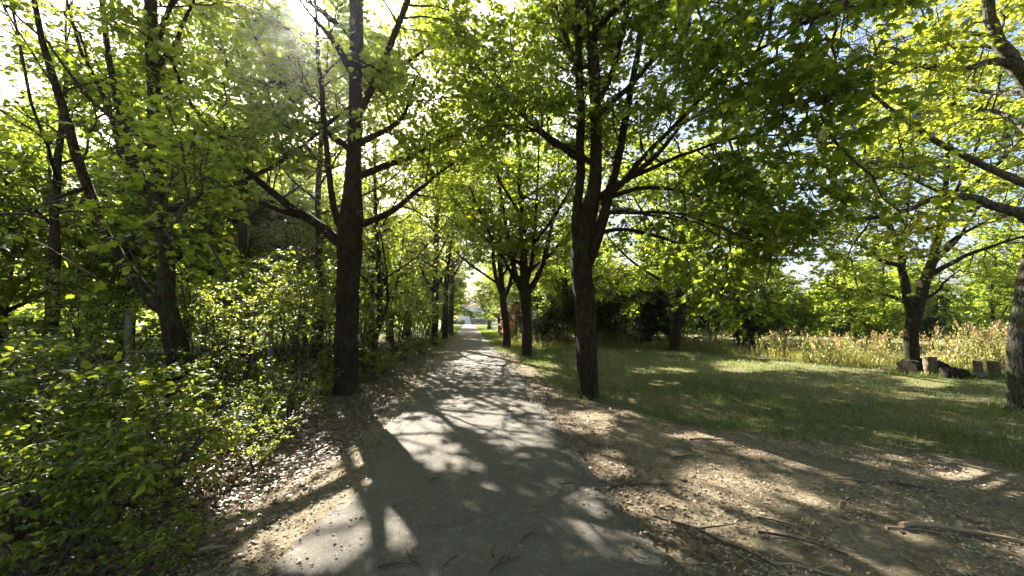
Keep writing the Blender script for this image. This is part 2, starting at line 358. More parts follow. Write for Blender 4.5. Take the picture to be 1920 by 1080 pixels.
# ------------------------------------------------------------ where the sun comes through the canopy
# (px, py, half-width, half-height, share lit): gaps between crowns, given where their light lands on the ground
LIT = [(500, 935, 95, 45, 1.0), (620, 905, 95, 40, 1.0), (520, 960, 80, 35, .85), (660, 870, 60, 22, .9), (570, 1040, 80, 50, .75), (650, 1010, 60, 50, .7), (740, 1030, 30, 45, .55),
       (770, 815, 55, 40, .75), (830, 860, 45, 28, .6), (900, 775, 90, 32, .62), (980, 820, 70, 28, .6), (1010, 790, 50, 30, .6), (870, 880, 45, 15, .5),
       (1100, 790, 50, 22, .55), (1140, 870, 40, 28, .6), (1210, 935, 60, 30, .75), (1340, 905, 80, 28, .7), (1300, 960, 80, 30, .6), (1420, 985, 90, 30, .55),
       (1330, 820, 90, 10, .6), (1450, 850, 70, 9, .8), (1530, 868, 70, 8, .8), (1620, 1045, 75, 26, .8), (1500, 930, 60, 10, .5), (1690, 970, 60, 16, .5), (1780, 890, 90, 8, .6), (1120, 950, 40, 25, .5),
       (1240, 1020, 40, 30, .45), (1000, 900, 30, 8, .4), (885, 962, 14, 12, .9), (1095, 1000, 22, 14, .6), (1180, 1000, 25, 12, .4), (800, 1010, 22, 20, .6),
       (1240, 695, 60, 7, .7), (1250, 722, 30, 5, .6), (1520, 685, 190, 10, .85), (1750, 712, 60, 10, .9), (1000, 690, 50, 16, .6), (1400, 690, 60, 8, .7), (470, 1030, 40, 25, .5)]
def lit_share(x, y):
    p = np.stack([x, y, np.zeros_like(x)], -1); qx, qy = topix(p); front = (p - CAM) @ FW > .5
    r = np.full(x.shape, .085)
    r = np.maximum(r, .42 * sstep(9.0, 13, y) * (np.abs(x) < 1.9)); r = np.maximum(r, .22 * sstep(5, 9, y) * (np.abs(x) < 1.9))
    r = np.maximum(r, .28 * (x < -2.5)); r = np.maximum(r, .52 * sstep(3.2, 4.5, -x)); r = np.maximum(r, .10 * (x > 2))
    r = np.maximum(r, .9 * sstep(-.5, .6, y - weed_line(x)) * (x > 2.4)); r = np.maximum(r, .75 * sstep(30, 50, y))
    for a, b, wx, wy, s in LIT:
        d = ((qx - a) / wx) ** 2 + ((qy - b) / wy) ** 2
        r = np.where(front, np.maximum(r, s * (1 - sstep(.6, 1.25, d))), r)
    return r
def keep(p, rng, strength=.99):
    """leaves that stay: gaps along the sun's rays, a clear path corridor, none in the camera's face"""
    z = np.maximum(p[:, 2], 0); g = p - SUN * (z / SUN[2])[:, None]
    sh = lit_share(g[:, 0], g[:, 1]); c_ = .23; qx = g[:, 0] / c_; qy = g[:, 1] / c_; ix = np.floor(qx).astype(int); iy = np.floor(qy).astype(int); f1 = np.full(len(p), 9.)
    for a_ in (-1, 0, 1):
        for b_ in (-1, 0, 1):
            u_, v_ = ix + a_, iy + b_; f1 = np.minimum(f1, np.hypot(u_ + .15 + .7 * _T[u_ & 255, v_ & 255] - qx, v_ + .15 + .7 * _T[v_ & 255, (u_ + 91) & 255] - qy))
    hole = (f1 < .60 * np.sqrt(sh) * (.72 + .56 * vnoise(g[:, 0], g[:, 1], 1.7))) | (sh > .88)
    hole &= rng.random(len(p)) < strength
    v = p - CAM; d = np.linalg.norm(v, axis=-1); c = (v @ SUN) / d
    a = np.degrees(np.arccos(np.clip(c, -1, 1)))
    hole |= a < 1.3 + 1.7 * vnoise(v[:, 0] / d * 9, v[:, 2] / d * 9, 3)
    hole |= d < 1.7
    hole |= (np.abs(p[:, 0]) < 1.5) & (p[:, 2] < 2.6 + .0 * d)
    hole |= (np.abs(p[:, 0]) < 2.2) & (p[:, 2] < 2.2)
    return ~hole

# ------------------------------------------------------------ growth
def shoots(Pt, m, f0, f1, Lr, K, rng, fwd=.5, up=.1, flat=0., droop=-.1, wob=.06, taper=.45):
    N, K0, _ = Pt.shape
    f = f0 + (f1 - f0) * (np.arange(m)[None] + rng.random((N, m))) / m
    q = f * (K0 - 1); i = np.clip(q.astype(int), 0, K0 - 2); u = (q - i)[..., None]; a = np.arange(N)[:, None]
    p0 = Pt[a, i] * (1 - u) + Pt[a, i + 1] * u; tg = norm(Pt[a, i + 1] - Pt[a, i])
    side = norm(np.cross(tg, [0, 0, 1.]) + 1e-4) * np.where((np.arange(m) % 2)[None, :, None] > 0, 1, -1)
    rnd = norm(rng.normal(size=(N, m, 3))); rnd = norm(rnd - tg * (rnd * tg).sum(-1, keepdims=True))
    s = norm(side * flat + rnd * (1 - flat))
    d = norm(tg * fwd + s + np.array([0, 0, up]) + rng.normal(size=(N, m, 3)) * .15)
    L = rng.uniform(*Lr, (N, m)) * (1 - taper * (f - f0) / max(f1 - f0, .01))
    t = np.linspace(0, 1, K)[None, None, :, None]
    Q = p0[:, :, None] + d[:, :, None] * L[..., None, None] * t + np.array([0, 0, 1.]) * droop * L[..., None, None] * t ** 2
    Q[:, :, 1:] += rng.normal(size=(N, m, K - 1, 3)) * wob * L[..., None, None] * t[:, :, 1:]
    return Q.reshape(N * m, K, 3)
def leaf_on(Q, m, rng, size, petiole=.07, hang=.35, tilt=.42, f0=.15):
    N, K, _ = Q.shape
    f = f0 + (1 - f0) * (np.arange(m)[None] + rng.random((N, m))) / m; q = np.minimum(f, .999) * (K - 1); i = q.astype(int); u = (q - i)[..., None]; a = np.arange(N)[:, None]
    p0 = Q[a, i] * (1 - u) + Q[a, i + 1] * u; tg = norm(Q[a, i + 1] - Q[a, i])
    side = norm(np.cross(tg, [0, 0, 1.]) + 1e-4) * np.where((np.arange(m) % 2)[None, :, None] > 0, 1, -1)
    d = norm(side * .9 + tg * .6 + rng.normal(size=(N, m, 3)) * .4)
    pos = p0 + d * petiole * rng.uniform(.5, 1.4, (N, m, 1))
    tip = norm(d + np.array([0, 0, -1.]) * hang * rng.uniform(.2, 1.8, (N, m, 1)))
    nrm = norm(np.array([0, 0, 1.]) + rng.normal(size=(N, m, 3)) * tilt)
    sz = size * rng.uniform(.5, 1.25, (N, m))
    r3 = lambda z: z.reshape(-1, 3)
    return r3(pos), r3(tip), r3(nrm), sz.ravel()
def crown_mesh(limbs, rng, p):
    """limbs: list of (K,3) lines -> sprays of branches, twigs and leaves"""
    mb = MB(); n = p.get('sec', 9); tm = p.get('tmpl', KITE)
    B1 = []
    for l in limbs:
        ln = np.linalg.norm(np.diff(l, axis=0), axis=-1).sum()
        m = max(2, int(ln * p.get('dens', 2.2) * (1.0 if p.get('plain') else 1.95)))
        B1.append(shoots(resample(l, 12)[None], m, p.get('f0', .3), 1.0, p.get('L1', (1.2, 2.6)), 6, rng, .55, p.get('up1', .22), 0.25, p.get('droop1', -.12)))
        B1.append(resample(l[-max(3, len(l) // 3):], 6)[None])
    B1 = np.concatenate(B1)
    B2 = shoots(B1, p.get('m2', 6) + 4, .2, 1, p.get('L2', (.5, 1.1)), 4, rng, .7, .05, .75, -.1)
    k1 = (keep(B1[:, 2], rng) & keep(B1[:, 4], rng)) | (rng.random(len(B1)) < .06); k2 = keep(B2[:, 1], rng) & keep(B2[:, 3], rng); B1, B2 = B1[k1], B2[k2]
    r1 = p.get('r1', .017)
    tubes(mb, B1, np.linspace(1, .35, 6)[None] * r1 * rng.uniform(.6, 1.4, (len(B1), 1)), 5, 0, cap=False)
    tubes(mb, B2, np.linspace(1, .4, 4)[None] * r1 * .36 * np.ones((len(B2), 1)), 3, 0, cap=False)
    po, ti, no, sz = leaf_on(B2, int(p.get('m3', 12) * 1.9), rng, p.get('leaf_size', .12) * .88, p.get('pet', .07), p.get('hang', .35), p.get('tilt', .52))
    k = keep(po + ti * sz[:, None] * .3, rng) & keep(po + ti * sz[:, None] * .95, rng)
    gap = (vnoise(po[:, 0] + .6 * po[:, 2], po[:, 1] + .4 * po[:, 2], 1.15) + vnoise(po[:, 0] - .5 * po[:, 1] + 17, po[:, 2], 1.3) + .5 * vnoise(po[:, 1] + po[:, 2] + 40, po[:, 0] - po[:, 2], 2.6)) / 2.5
    k &= (gap > p.get('gap', .43)) | (rng.random(len(po)) < .18)
    po, ti, no, sz = po[k], ti[k], no[k], sz[k]
    # clumps: neighbouring leaves share a tone
    tone = .55 * vnoise(po[:, 0] + po[:, 2] * .7, po[:, 1] - po[:, 2] * .4, 1.6) + .45 * rng.random(len(po))
    leaves(mb, po, ti, no, sz, tm, 1, np.clip(tone * 1.08, 0, 1), rng)
    return mb, len(po)
NLEAF = 0
def make_tree(name, label, trunk, limbs, seed, bark='bark', leaf='maple', group=None, flare=1.5, auto=0, cat='tree', rings=24, **p):
    """trunk / limbs: rows (x, y, z, radius)"""
    global NLEAF
    rng = np.random.default_rng(seed); trunk = np.asarray(trunk, float); base = trunk[0, :3].copy()
    o = thing(name, label, cat, base, group)
    K = 26; T = spline(trunk, K); hh = T[:, 2] - base[2]
    T[:, 3] *= 1 + (flare - 1) * np.exp(-hh / .22)
    T[:, :2] += (rng.random((K, 2)) - .5) * .03 * np.minimum(1, hh / 1)[:, None]
    mb = MB(); T0 = T.copy(); T0[0, 2] -= .15; th = np.arange(rings) * 2 * np.pi / rings; ph = rng.random() * 6
    fl = 1 + (np.exp(-hh / .22)[:, None] * .5 * np.maximum(-.3, np.cos(4 * th + ph) + .5 * np.cos(7 * th + ph * 2)))[None] + .05 * np.cos(2 * th + hh[:, None] * 1.3 + ph)[None] + .03 * np.cos(5 * th + hh[:, None] * .6)[None]
    T0[1:3, 2] = [base[2] + .02, base[2] + .14]; tubes(mb, T0[:, :3], T0[:, 3], rings, rough=.07, rng=rng, flute=fl)
    mb.build('trunk', M[bark], o, base)
    L = [l if isinstance(l, np.ndarray) else spline(l, 14) for l in limbs]
    auto = int(auto * 1.5)
    for k in range(auto):                      # limbs above the lowest fork, spread round the stem
        f = .42 + .5 * (k + .5) / auto; q = T[int(f * (K - 1))]; a = k * 2.4 + rng.random() * .8; ln = p.get('alen', 3.2) * 1.2 * (1.15 - .5 * f) * rng.uniform(.8, 1.2)
        d = np.array([cos(a), sin(a), .75]); e = q[:3] + d * ln * .5; f2 = q[:3] + d * ln + [0, 0, .25 * ln]
        L.append(spline([(*q[:3], q[3] * .5), (*e, q[3] * .34), (*f2, .012)], 10))
    for l in L:
        mb = MB(); rr = l.copy(); rr[1:, :3] += rng.normal(size=(len(l) - 1, 3)) * .012
        tubes(mb, rr[:, :3], rr[:, 3], 9, rough=.06, rng=rng); mb.build('limb', M[bark], o, base)
    src = [l[:, :3] for l in L] + [T[int(K * p.get('tf', .55)):, :3]]
    mb, n = crown_mesh(src, rng, p); NLEAF += n
    mb.build('crown', [M['twig'], M[leaf]], o, base)
    return o
def line(d0, spec, wk=1.0):
    """rows (px, py, width in px, depth offset) -> world rows (x, y, z, radius)"""
    return [(*P(a, b, d0 + (s[0] if s else 0)), wk * w_ / 2 / FPX * (d0 + (s[0] if s else 0)) / math.hypot(1, (a - 960) / FPX)) for a, b, w_, *s in spec]
def onground(rows):
    r = [list(q) for q in rows]; r[0][2] = float(hgt(r[0][0], r[0][1])) - .02; return r

# avenue tree, left foreground
d = depth(650, 738)
make_tree('maple_tree', 'thick dark trunk closest on the left verge, forking into limbs at mid height', onground(line(d, [(650, 738, 54), (650, 640, 47), (653, 520, 44), (657, 430, 46), (663, 330, 30), (667, 180, 27), (668, 40, 25), (668, -120, 22), (672, -330, 14), (676, -560, 5)])),
    [spline(line(d, [(652, 470, 22), (600, 425, 20), (540, 385, 17, -.2), (470, 325, 13, -.5), (400, 255, 9, -.8), (340, 160, 6, -1), (300, 60, 3, -1.2)]), 14),
     spline(line(d, [(560, 405, 12, -.1), (500, 385, 11, -.1), (440, 355, 8, .2), (380, 335, 5, .5), (320, 345, 3, .8)]), 12),
     spline(line(d, [(655, 450, 16), (632, 415, 14), (618, 340, 12), (610, 250, 11, .2), (600, 130, 9, .4), (590, -20, 7, .6), (570, -200, 3, .8)]), 14),
     spline(line(d, [(664, 425, 15), (700, 412, 13), (745, 388, 11), (790, 352, 8, .2), (830, 320, 4, .4), (860, 300, 2, .6)]), 12),
     spline(line(d, [(667, 275, 14), (700, 255, 11), (740, 235, 9, -.2), (765, 200, 6, -.4), (775, 150, 3, -.6)]), 10),
     spline(line(d, [(668, 150, 16), (640, 100, 13), (615, 65, 9, .2), (560, 0, 6, .5), (500, -90, 3, .8)]), 10),
     spline(line(d, [(668, 10, 14), (720, -60, 10, -.3), (800, -130, 6, -.8), (900, -190, 3, -1.4)]), 10)],
    21, 'bark', 'maple', 'maples lining the path', auto=6, tmpl=MAPLE, leaf_size=.105, f0=.35, dens=2.5, m2=6, m3=11, L1=(1.0, 2.3), alen=4.0)
# leaning forked tree on the left
d = depth(335, 757)
make_tree('maple_tree', 'leaning brown trunk in the left thicket, splitting low into two heavy stems', onground(line(d, [(335, 757, 44), (332, 690, 42), (325, 620, 41), (312, 560, 38, .0), (312, 480, 33), (298, 380, 30), (291, 280, 28), (287, 150, 26), (283, 0, 25), (280, -200, 18), (276, -420, 6)])),
    [spline(line(d, [(315, 585, 36), (275, 550, 32), (235, 500, 29), (195, 440, 26, -.1), (165, 350, 24, -.2), (135, 260, 22, -.3), (105, 160, 19, -.4), (75, 60, 15, -.5), (45, -80, 9, -.6), (10, -260, 3, -.7)]), 18),
     spline(line(d, [(300, 395, 20), (262, 345, 18), (232, 290, 15), (200, 200, 11, .1), (160, 110, 9, .2), (130, 20, 7, .3), (100, -100, 3, .4)]), 14),
     spline(line(d, [(290, 360, 18), (250, 300, 20, .3), (228, 220, 18, .5), (205, 120, 15, .7), (190, 0, 12, .9), (180, -160, 5, 1.1)]), 14),
     spline(line(d, [(296, 130, 12), (325, 85, 10), (345, 40, 8), (370, -10, 6, .2), (420, -80, 3, .4)]), 10),
     spline(line(d, [(292, 175, 10), (340, 200, 8, -.3), (370, 240, 6, -.6), (420, 260, 3, -.9)]), 10),
     spline(line(d, [(165, 350, 12, -.2), (110, 370, 10, -.8), (60, 390, 8, -1.6), (10, 400, 5, -2.4), (-60, 420, 3, -3)]), 12),
     spline(line(d, [(200, 450, 12, -.1), (260, 440, 9, -1.0), (330, 400, 6, -1.8), (380, 360, 3, -2.4)]), 10)],
    22, 'bark3', 'maple', None, auto=3, tmpl=MAPLE, leaf_size=.10, dens=1.35, m2=5, m3=9, L1=(1.0, 2.1), tf=.6, f0=.35, gap=.50)
# avenue tree, right foreground
d = depth(1103, 741)
make_tree('maple_tree', 'tall dark trunk closest on the right verge, dividing into upright stems', onground(line(d, [(1103, 741, 44), (1101, 650, 40), (1096, 560, 38), (1090, 480, 38), (1102, 410, 34), (1115, 330, 24), (1117, 220, 22), (1112, 100, 21), (1106, -20, 18), (1100, -220, 13), (1096, -480, 5)])),
    [spline(line(d, [(1092, 500, 26), (1082, 430, 20), (1087, 340, 17), (1089, 240, 17, .1), (1087, 120, 14, .2), (1084, 0, 12, .3), (1078, -200, 6, .5), (1075, -380, 3, .6)]), 14),
     spline(line(d, [(1094, 505, 26), (1118, 450, 22), (1138, 380, 20), (1158, 300, 17, .2), (1178, 200, 13, .4), (1200, 80, 11, .6), (1225, -60, 8, .9), (1250, -240, 3, 1.2)]), 14),
     spline(line(d, [(1130, 385, 12), (1175, 330, 10, -.3), (1230, 270, 9, -.7), (1310, 190, 8, -1.3), (1400, 110, 7, -2.0), (1500, 50, 5, -2.8), (1600, 10, 3, -3.4)]), 14),
     spline(line(d, [(1135, 360, 11), (1200, 325, 9, -.2), (1280, 290, 7, -.8), (1370, 260, 6, -1.7), (1470, 250, 4, -2.6), (1580, 260, 2, -3.2)]), 14),
     spline(line(d, [(1135, 372, 10), (1215, 350, 8, .3), (1300, 365, 6, .2), (1380, 400, 4, -.2), (1450, 440, 2, -.6)]), 12),
     spline(line(d, [(1112, 440, 9), (1170, 430, 8, .3), (1240, 445, 6, .6), (1320, 480, 4, .8), (1390, 520, 2, .8)]), 12),
     spline(line(d, [(1125, 400, 8), (1190, 400, 7, -.4), (1270, 400, 5, -.9), (1360, 430, 4, -1.3), (1450, 470, 2, -1.6)]), 12),
     spline(line(d, [(1118, 420, 8), (1150, 395, 7, 1.0), (1210, 400, 5, 2.2), (1290, 420, 4, 3.4), (1380, 450, 2, 4.4)]), 12),
     spline(line(d, [(1118, 200, 12), (1142, 150, 11), (1170, 60, 10), (1190, -40, 8), (1220, -180, 4)]), 10),
     spline(line(d, [(1105, 170, 10), (1075, 110, 9, .3), (1055, 50, 7, .5), (1020, -40, 5, .8), (980, -140, 3, 1)]), 10),
     spline(line(d, [(1086, 300, 9), (1040, 270, 7, -.3), (990, 240, 5, -.6), (930, 235, 3, -.8)]), 10),
     spline(line(d, [(1112, 60, 10), (1200, -20, 9, -1.2), (1330, -60, 8, -2.4), (1480, -60, 6, -3.2), (1640, -40, 3, -3.8)]), 12)],
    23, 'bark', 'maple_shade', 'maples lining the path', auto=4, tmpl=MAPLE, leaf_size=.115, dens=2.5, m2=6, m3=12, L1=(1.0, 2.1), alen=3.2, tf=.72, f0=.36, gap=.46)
# second and third on the right
d = depth(988, 668)
make_tree('maple_tree', 'second trunk on the right verge, a low vase of many stems above it', onground(line(d, [(988, 668, 20), (987, 610, 19), (985, 555, 20), (983, 520, 17), (980, 450, 12), (975, 350, 10), (972, 220, 8), (970, 100, 4)])),
    [spline(line(d, [(983, 555, 12), (968, 520, 11), (958, 470, 9), (945, 400, 7, .3), (930, 300, 5, .6), (915, 200, 2, 1)]), 12),
     spline(line(d, [(987, 555, 12), (1005, 525, 11), (1022, 480, 9), (1035, 420, 7, .2), (1045, 330, 5, .4), (1060, 220, 2, .6)]), 12),
     spline(line(d, [(985, 540, 9), (995, 500, 8), (1003, 430, 6, -.4), (1010, 320, 4, -.8), (1012, 200, 2, -1)]), 10),
     spline(line(d, [(970, 530, 8), (940, 480, 6, -.6), (910, 420, 5, -1.4), (880, 350, 3, -2.2)]), 10)],
    24, 'bark', 'maple', 'maples lining the path', auto=7, tmpl=MAPLE5, leaf_size=.13, dens=2.4, m2=6, m3=11, L1=(1.1, 2.4), alen=4.0, tf=.4)
d = depth(951, 650)
make_tree('maple_tree', 'third trunk on the right verge, bending left below its fork', onground(line(d, [(952, 650, 15), (949, 610, 13), (944, 570, 13), (940, 530, 10), (936, 450, 8), (940, 350, 6), (942, 250, 3)])),
    [spline(line(d, [(943, 560, 8), (930, 520, 8), (925, 480, 6), (925, 420, 5, .3), (915, 340, 2, .6)]), 12),
     spline(line(d, [(945, 562, 8), (955, 535, 7), (962, 490, 6), (966, 420, 4, .4), (975, 330, 2, .6)]), 12)],
    25, 'bark', 'maple', 'maples lining the path', auto=7, tmpl=KITE, leaf_size=.15, dens=2.4, m2=6, m3=9, L1=(1.2, 2.6), alen=4.0, tf=.4)

# the rest of the left row and the slender trees behind it
for i, (a, b, w_, lab) in enumerate([(815, 648, 13, 'second trunk on the left verge, slim, straight and dark'), (834, 636, 11, 'third trunk on the left verge, leaning slightly away from the path'), (846, 630, 9, 'fourth trunk on the left verge, pale brown beside a darker one')]):
    d = depth(a, b); c = [2, 6, 3][i]
    make_tree('maple_tree', lab, onground(line(d, [(a, b, w_), (a + 1, b - 70, w_ * .9), (a + c, b - 150, w_ * .85), (a + c + 2, b - 260, w_ * .6), (a + c + 3, b - 370, w_ * .3)])),
        [spline(line(d, [(a + 1, b - 95, w_ * .5), (a - 22, b - 135, w_ * .4), (a - 40, b - 200, w_ * .25), (a - 50, b - 260, 1)]), 10),
         spline(line(d, [(a + 3, b - 110, w_ * .5), (a + 24, b - 150, w_ * .4), (a + 34, b - 210, w_ * .25), (a + 50, b - 260, 1)]), 10)],
        31 + i, ['bark', 'bark', 'bark3'][i], 'maple', 'maples lining the path', auto=6, tmpl=KITE, leaf_size=.15 + .02 * i, dens=1.9, m2=6, m3=9, L1=(1.2, 2.4), alen=3.2, tf=.35)
d = depth(698, 694)
make_tree('slender_tree', 'thin curved double trunk just right of the thick left trunk', onground(line(d, [(696, 694, 11), (703, 640, 11), (712, 590, 11), (710, 520, 9), (708, 460, 8), (704, 380, 6), (700, 280, 3)])),
    [spline(line(d, [(705, 630, 7), (722, 590, 6), (727, 540, 5), (720, 480, 4), (712, 430, 2)]), 10), spline(line(d, [(710, 560, 5), (690, 530, 4), (668, 510, 3), (640, 500, 2)]), 8)],
    41, 'bark', 'maple', None, auto=3, tmpl=KITE, leaf_size=.11, dens=2.6, m2=6, m3=8, L1=(.8, 1.6), alen=1.8, tf=.4)
d = depth(738, 668)
make_tree('slender_tree', 'thin dark stem between the thick left trunk and the second one', onground(line(d, [(738, 668, 8), (734, 620, 8), (728, 560, 7), (716, 500, 6), (708, 430, 4), (700, 350, 2)])),
    [spline(line(d, [(730, 575, 5), (745, 530, 4), (752, 480, 3), (760, 420, 2)]), 8)],
    42, 'bark', 'maple', None, auto=3, tmpl=KITE, leaf_size=.12, dens=2.6, m2=6, m3=8, L1=(.8, 1.7), alen=1.8, tf=.4)
# taller wood trees left of the row, their crowns over the path
def wood_tree(x, y, h, r, seed, label, leaf='maple', **k):
    z = float(hgt(x, y)) - .05; rg = np.random.default_rng(seed); lx, ly = rg.normal(size=2) * .4
    q = dict(tmpl=KITE, leaf_size=.14, dens=2.3, m2=6, m3=9, L1=(1.1, 2.4), alen=3.6, tf=.4); q.update(k)
    return make_tree('woodland_tree', label, [(x, y, z, r), (x + lx * .2, y + ly * .2, h * .25, r * .85), (x + lx * .6, y + ly * .5, h * .5, r * .6), (x + lx * .5, y + ly, h * .78, r * .35), (x + lx, y + ly, h, .02)], [], seed, 'bark3', leaf, 'tall trees of the left wood', auto=8, **q)
wood_tree(-5.0, 13.2, 11.5, .15, 51, 'straight wood tree behind the thick dark trunk, beyond the double trunk')
wood_tree(-8.2, 14.6, 12.0, .17, 52, 'straight wood tree behind the dark fence post')
wood_tree(-4.6, 18.4, 12.5, .15, 53, 'tall wood tree seen between the double trunk and second left trunk')
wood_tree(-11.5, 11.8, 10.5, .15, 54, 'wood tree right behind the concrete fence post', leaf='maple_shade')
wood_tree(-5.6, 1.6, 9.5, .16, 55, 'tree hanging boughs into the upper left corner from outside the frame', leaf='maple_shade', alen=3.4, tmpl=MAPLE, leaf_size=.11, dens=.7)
wood_tree(-3.9, -3.6, 10, .18, 56, 'unseen tree added behind the walker on the left to darken the thicket', leaf='maple_shade', alen=4.0)  # added out of view; its crown blocks sky light from behind
wood_tree(4.4, -2.2, 10, .18, 57, 'unseen tree added behind the walker on the right to deepen the shade', leaf='maple_shade', alen=4.0)  # likewise an unseen addition, holding back open sky for more contrast
# lawn tree with ivy
d = depth(1263, 658)
lt = line(d, [(1263, 658, 19), (1266, 620, 17), (1270, 570, 15), (1274, 500, 12), (1280, 400, 9), (1288, 300, 4)])
make_tree('lawn_tree', 'small trunk standing alone at the back of the lawn', onground(lt),
    [spline(line(d, [(1269, 580, 8), (1235, 556, 6), (1185, 536, 4, .3), (1130, 530, 2, .5)]), 10), spline(line(d, [(1271, 565, 8), (1320, 545, 6), (1380, 538, 4), (1450, 548, 2)]), 10),
     spline(line(d, [(1273, 520, 8), (1240, 450, 6), (1200, 390, 4, -.5), (1170, 330, 2, -1)]), 10), spline(line(d, [(1273, 515, 8), (1310, 460, 6), (1360, 410, 4), (1410, 380, 2)]), 10)],
    43, 'bark', 'maple', None, auto=8, tmpl=KITE, leaf_size=.15, dens=2.6, m2=6, m3=10, L1=(1.0, 2.4), alen=3.6, tf=.4)
rng = np.random.default_rng(3); T = spline(lt, 20); k = rng.integers(6, 14, 900); a = rng.random(900) * 6.28; rr = T[k, 3] + rng.random(900) ** 2 * .22
dr = np.stack([np.cos(a), np.sin(a), np.zeros(900)], -1); pos = T[k, :3] + dr * rr[:, None] + rng.normal(size=(900, 3)) * .08
mb = MB(); leaves(mb, pos, dr + [0, 0, -.7], dr + [0, 0, .6], rng.uniform(.07, .13, 900), MAPLE5, 0, rng=rng)
mb.build('ivy', M['hedge'], loc=T[9, :3], label='dark ivy clump wrapped round the lawn tree trunk', category='ivy')
# low-forked tree behind the logs
d = depth(1712, 700)
make_tree('forked_tree', 'thick trunk forking low behind the log stump at the lawn edge', onground(line(d, [(1712, 700, 36), (1708, 640, 29), (1713, 595, 31), (1724, 560, 25), (1740, 515, 22), (1754, 465, 20), (1764, 415, 16), (1772, 350, 12), (1780, 260, 8), (1790, 130, 3)])),
    [spline(line(d, [(1712, 600, 24), (1702, 560, 20), (1693, 510, 18), (1684, 465, 15), (1664, 415, 12), (1640, 360, 10), (1620, 280, 6), (1606, 190, 3)]), 14),
     spline(line(d, [(1745, 515, 15), (1785, 492, 12), (1835, 470, 10), (1895, 450, 8), (1970, 432, 4)]), 12), spline(line(d, [(1700, 568, 11), (1660, 552, 8), (1605, 545, 6), (1550, 536, 3)]), 10),
     spline(line(d, [(1690, 500, 13), (1652, 488, 10), (1610, 458, 7), (1550, 450, 3)]), 10), spline(line(d, [(1732, 560, 9), (1758, 546, 7), (1772, 528, 5), (1800, 505, 2)]), 8),
     spline(line(d, [(1756, 460, 14), (1775, 400, 11), (1800, 345, 8), (1830, 280, 5), (1850, 200, 2)]), 10), spline(line(d, [(1690, 480, 10), (1700, 420, 8), (1705, 350, 6), (1720, 260, 3)]), 10),
     spline(line(d, [(1750, 480, 12), (1800, 440, 9, -.3), (1860, 415, 7, -.6), (1940, 380, 3, -1)]), 10)],
    44, 'bark', 'maple', None, auto=3, tmpl=MAPLE5, leaf_size=.12, dens=2.3, f0=.4, m2=5, m3=9, L1=(.9, 2.0), alen=2.4, tf=.6)
# big grey tree at the right edge
d = depth(1915, 768)
make_tree('grey_tree', 'massive grey trunk at the right edge with long bare limbs', onground(line(d, [(1921, 768, 78), (1918, 700, 70), (1922, 620, 64), (1933, 540, 60), (1946, 460, 56), (1958, 380, 52), (1966, 280, 50), (1985, 150, 42), (2000, 0, 34), (2010, -250, 20), (2010, -480, 6)])),
    [spline(line(d, [(1955, 425, 26), (1905, 398, 22), (1850, 380, 18, .1), (1790, 368, 15, .2), (1745, 374, 13, .3), (1690, 396, 10, .5), (1610, 410, 7, .8), (1500, 413, 3, 1.2)], 1.4), 16),
     spline(line(d, [(1975, 235, 32), (1925, 150, 28), (1885, 95, 23), (1860, 45, 20), (1850, -15, 17), (1842, -130, 10, -.3), (1820, -260, 4, -.6)], 1.4), 14),
     spline(line(d, [(1905, 128, 16), (1862, 113, 14), (1822, 127, 11), (1760, 131, 9, .2), (1690, 118, 6, .4), (1620, 110, 3, .8)], 1.4), 12),
     spline(line(d, [(1872, 72, 9), (1820, 62, 7), (1770, 58, 5, .3), (1700, 40, 3, .6)], 1.4), 10),
     spline(line(d, [(1900, 110, 9, .3), (1850, 85, 7, .6), (1790, 90, 5, 1), (1730, 75, 2, 1.4)], 1.4), 10),
     spline(line(d, [(1850, 382, 9), (1800, 400, 7, .4), (1740, 430, 5, .9), (1660, 440, 3, 1.3)], 1.4), 10),
     spline(line(d, [(1960, 330, 18), (1930, 250, 13, .5), (1880, 215, 9, 1.1), (1800, 200, 5, 1.8), (1740, 190, 2, 2.2)], 1.4), 12),
     spline(line(d, [(1790, 368, 8, .2), (1740, 350, 6, .0), (1680, 320, 4, -.3), (1620, 300, 2, -.6)], 1.4), 10)],
    45, 'bark2', 'yellow', None, auto=4, tmpl=MAPLE5, leaf_size=.10, dens=2.2, m2=6, m3=10, L1=(.8, 1.8), alen=2.6, tf=.6, f0=.42, gap=.46, rings=28)

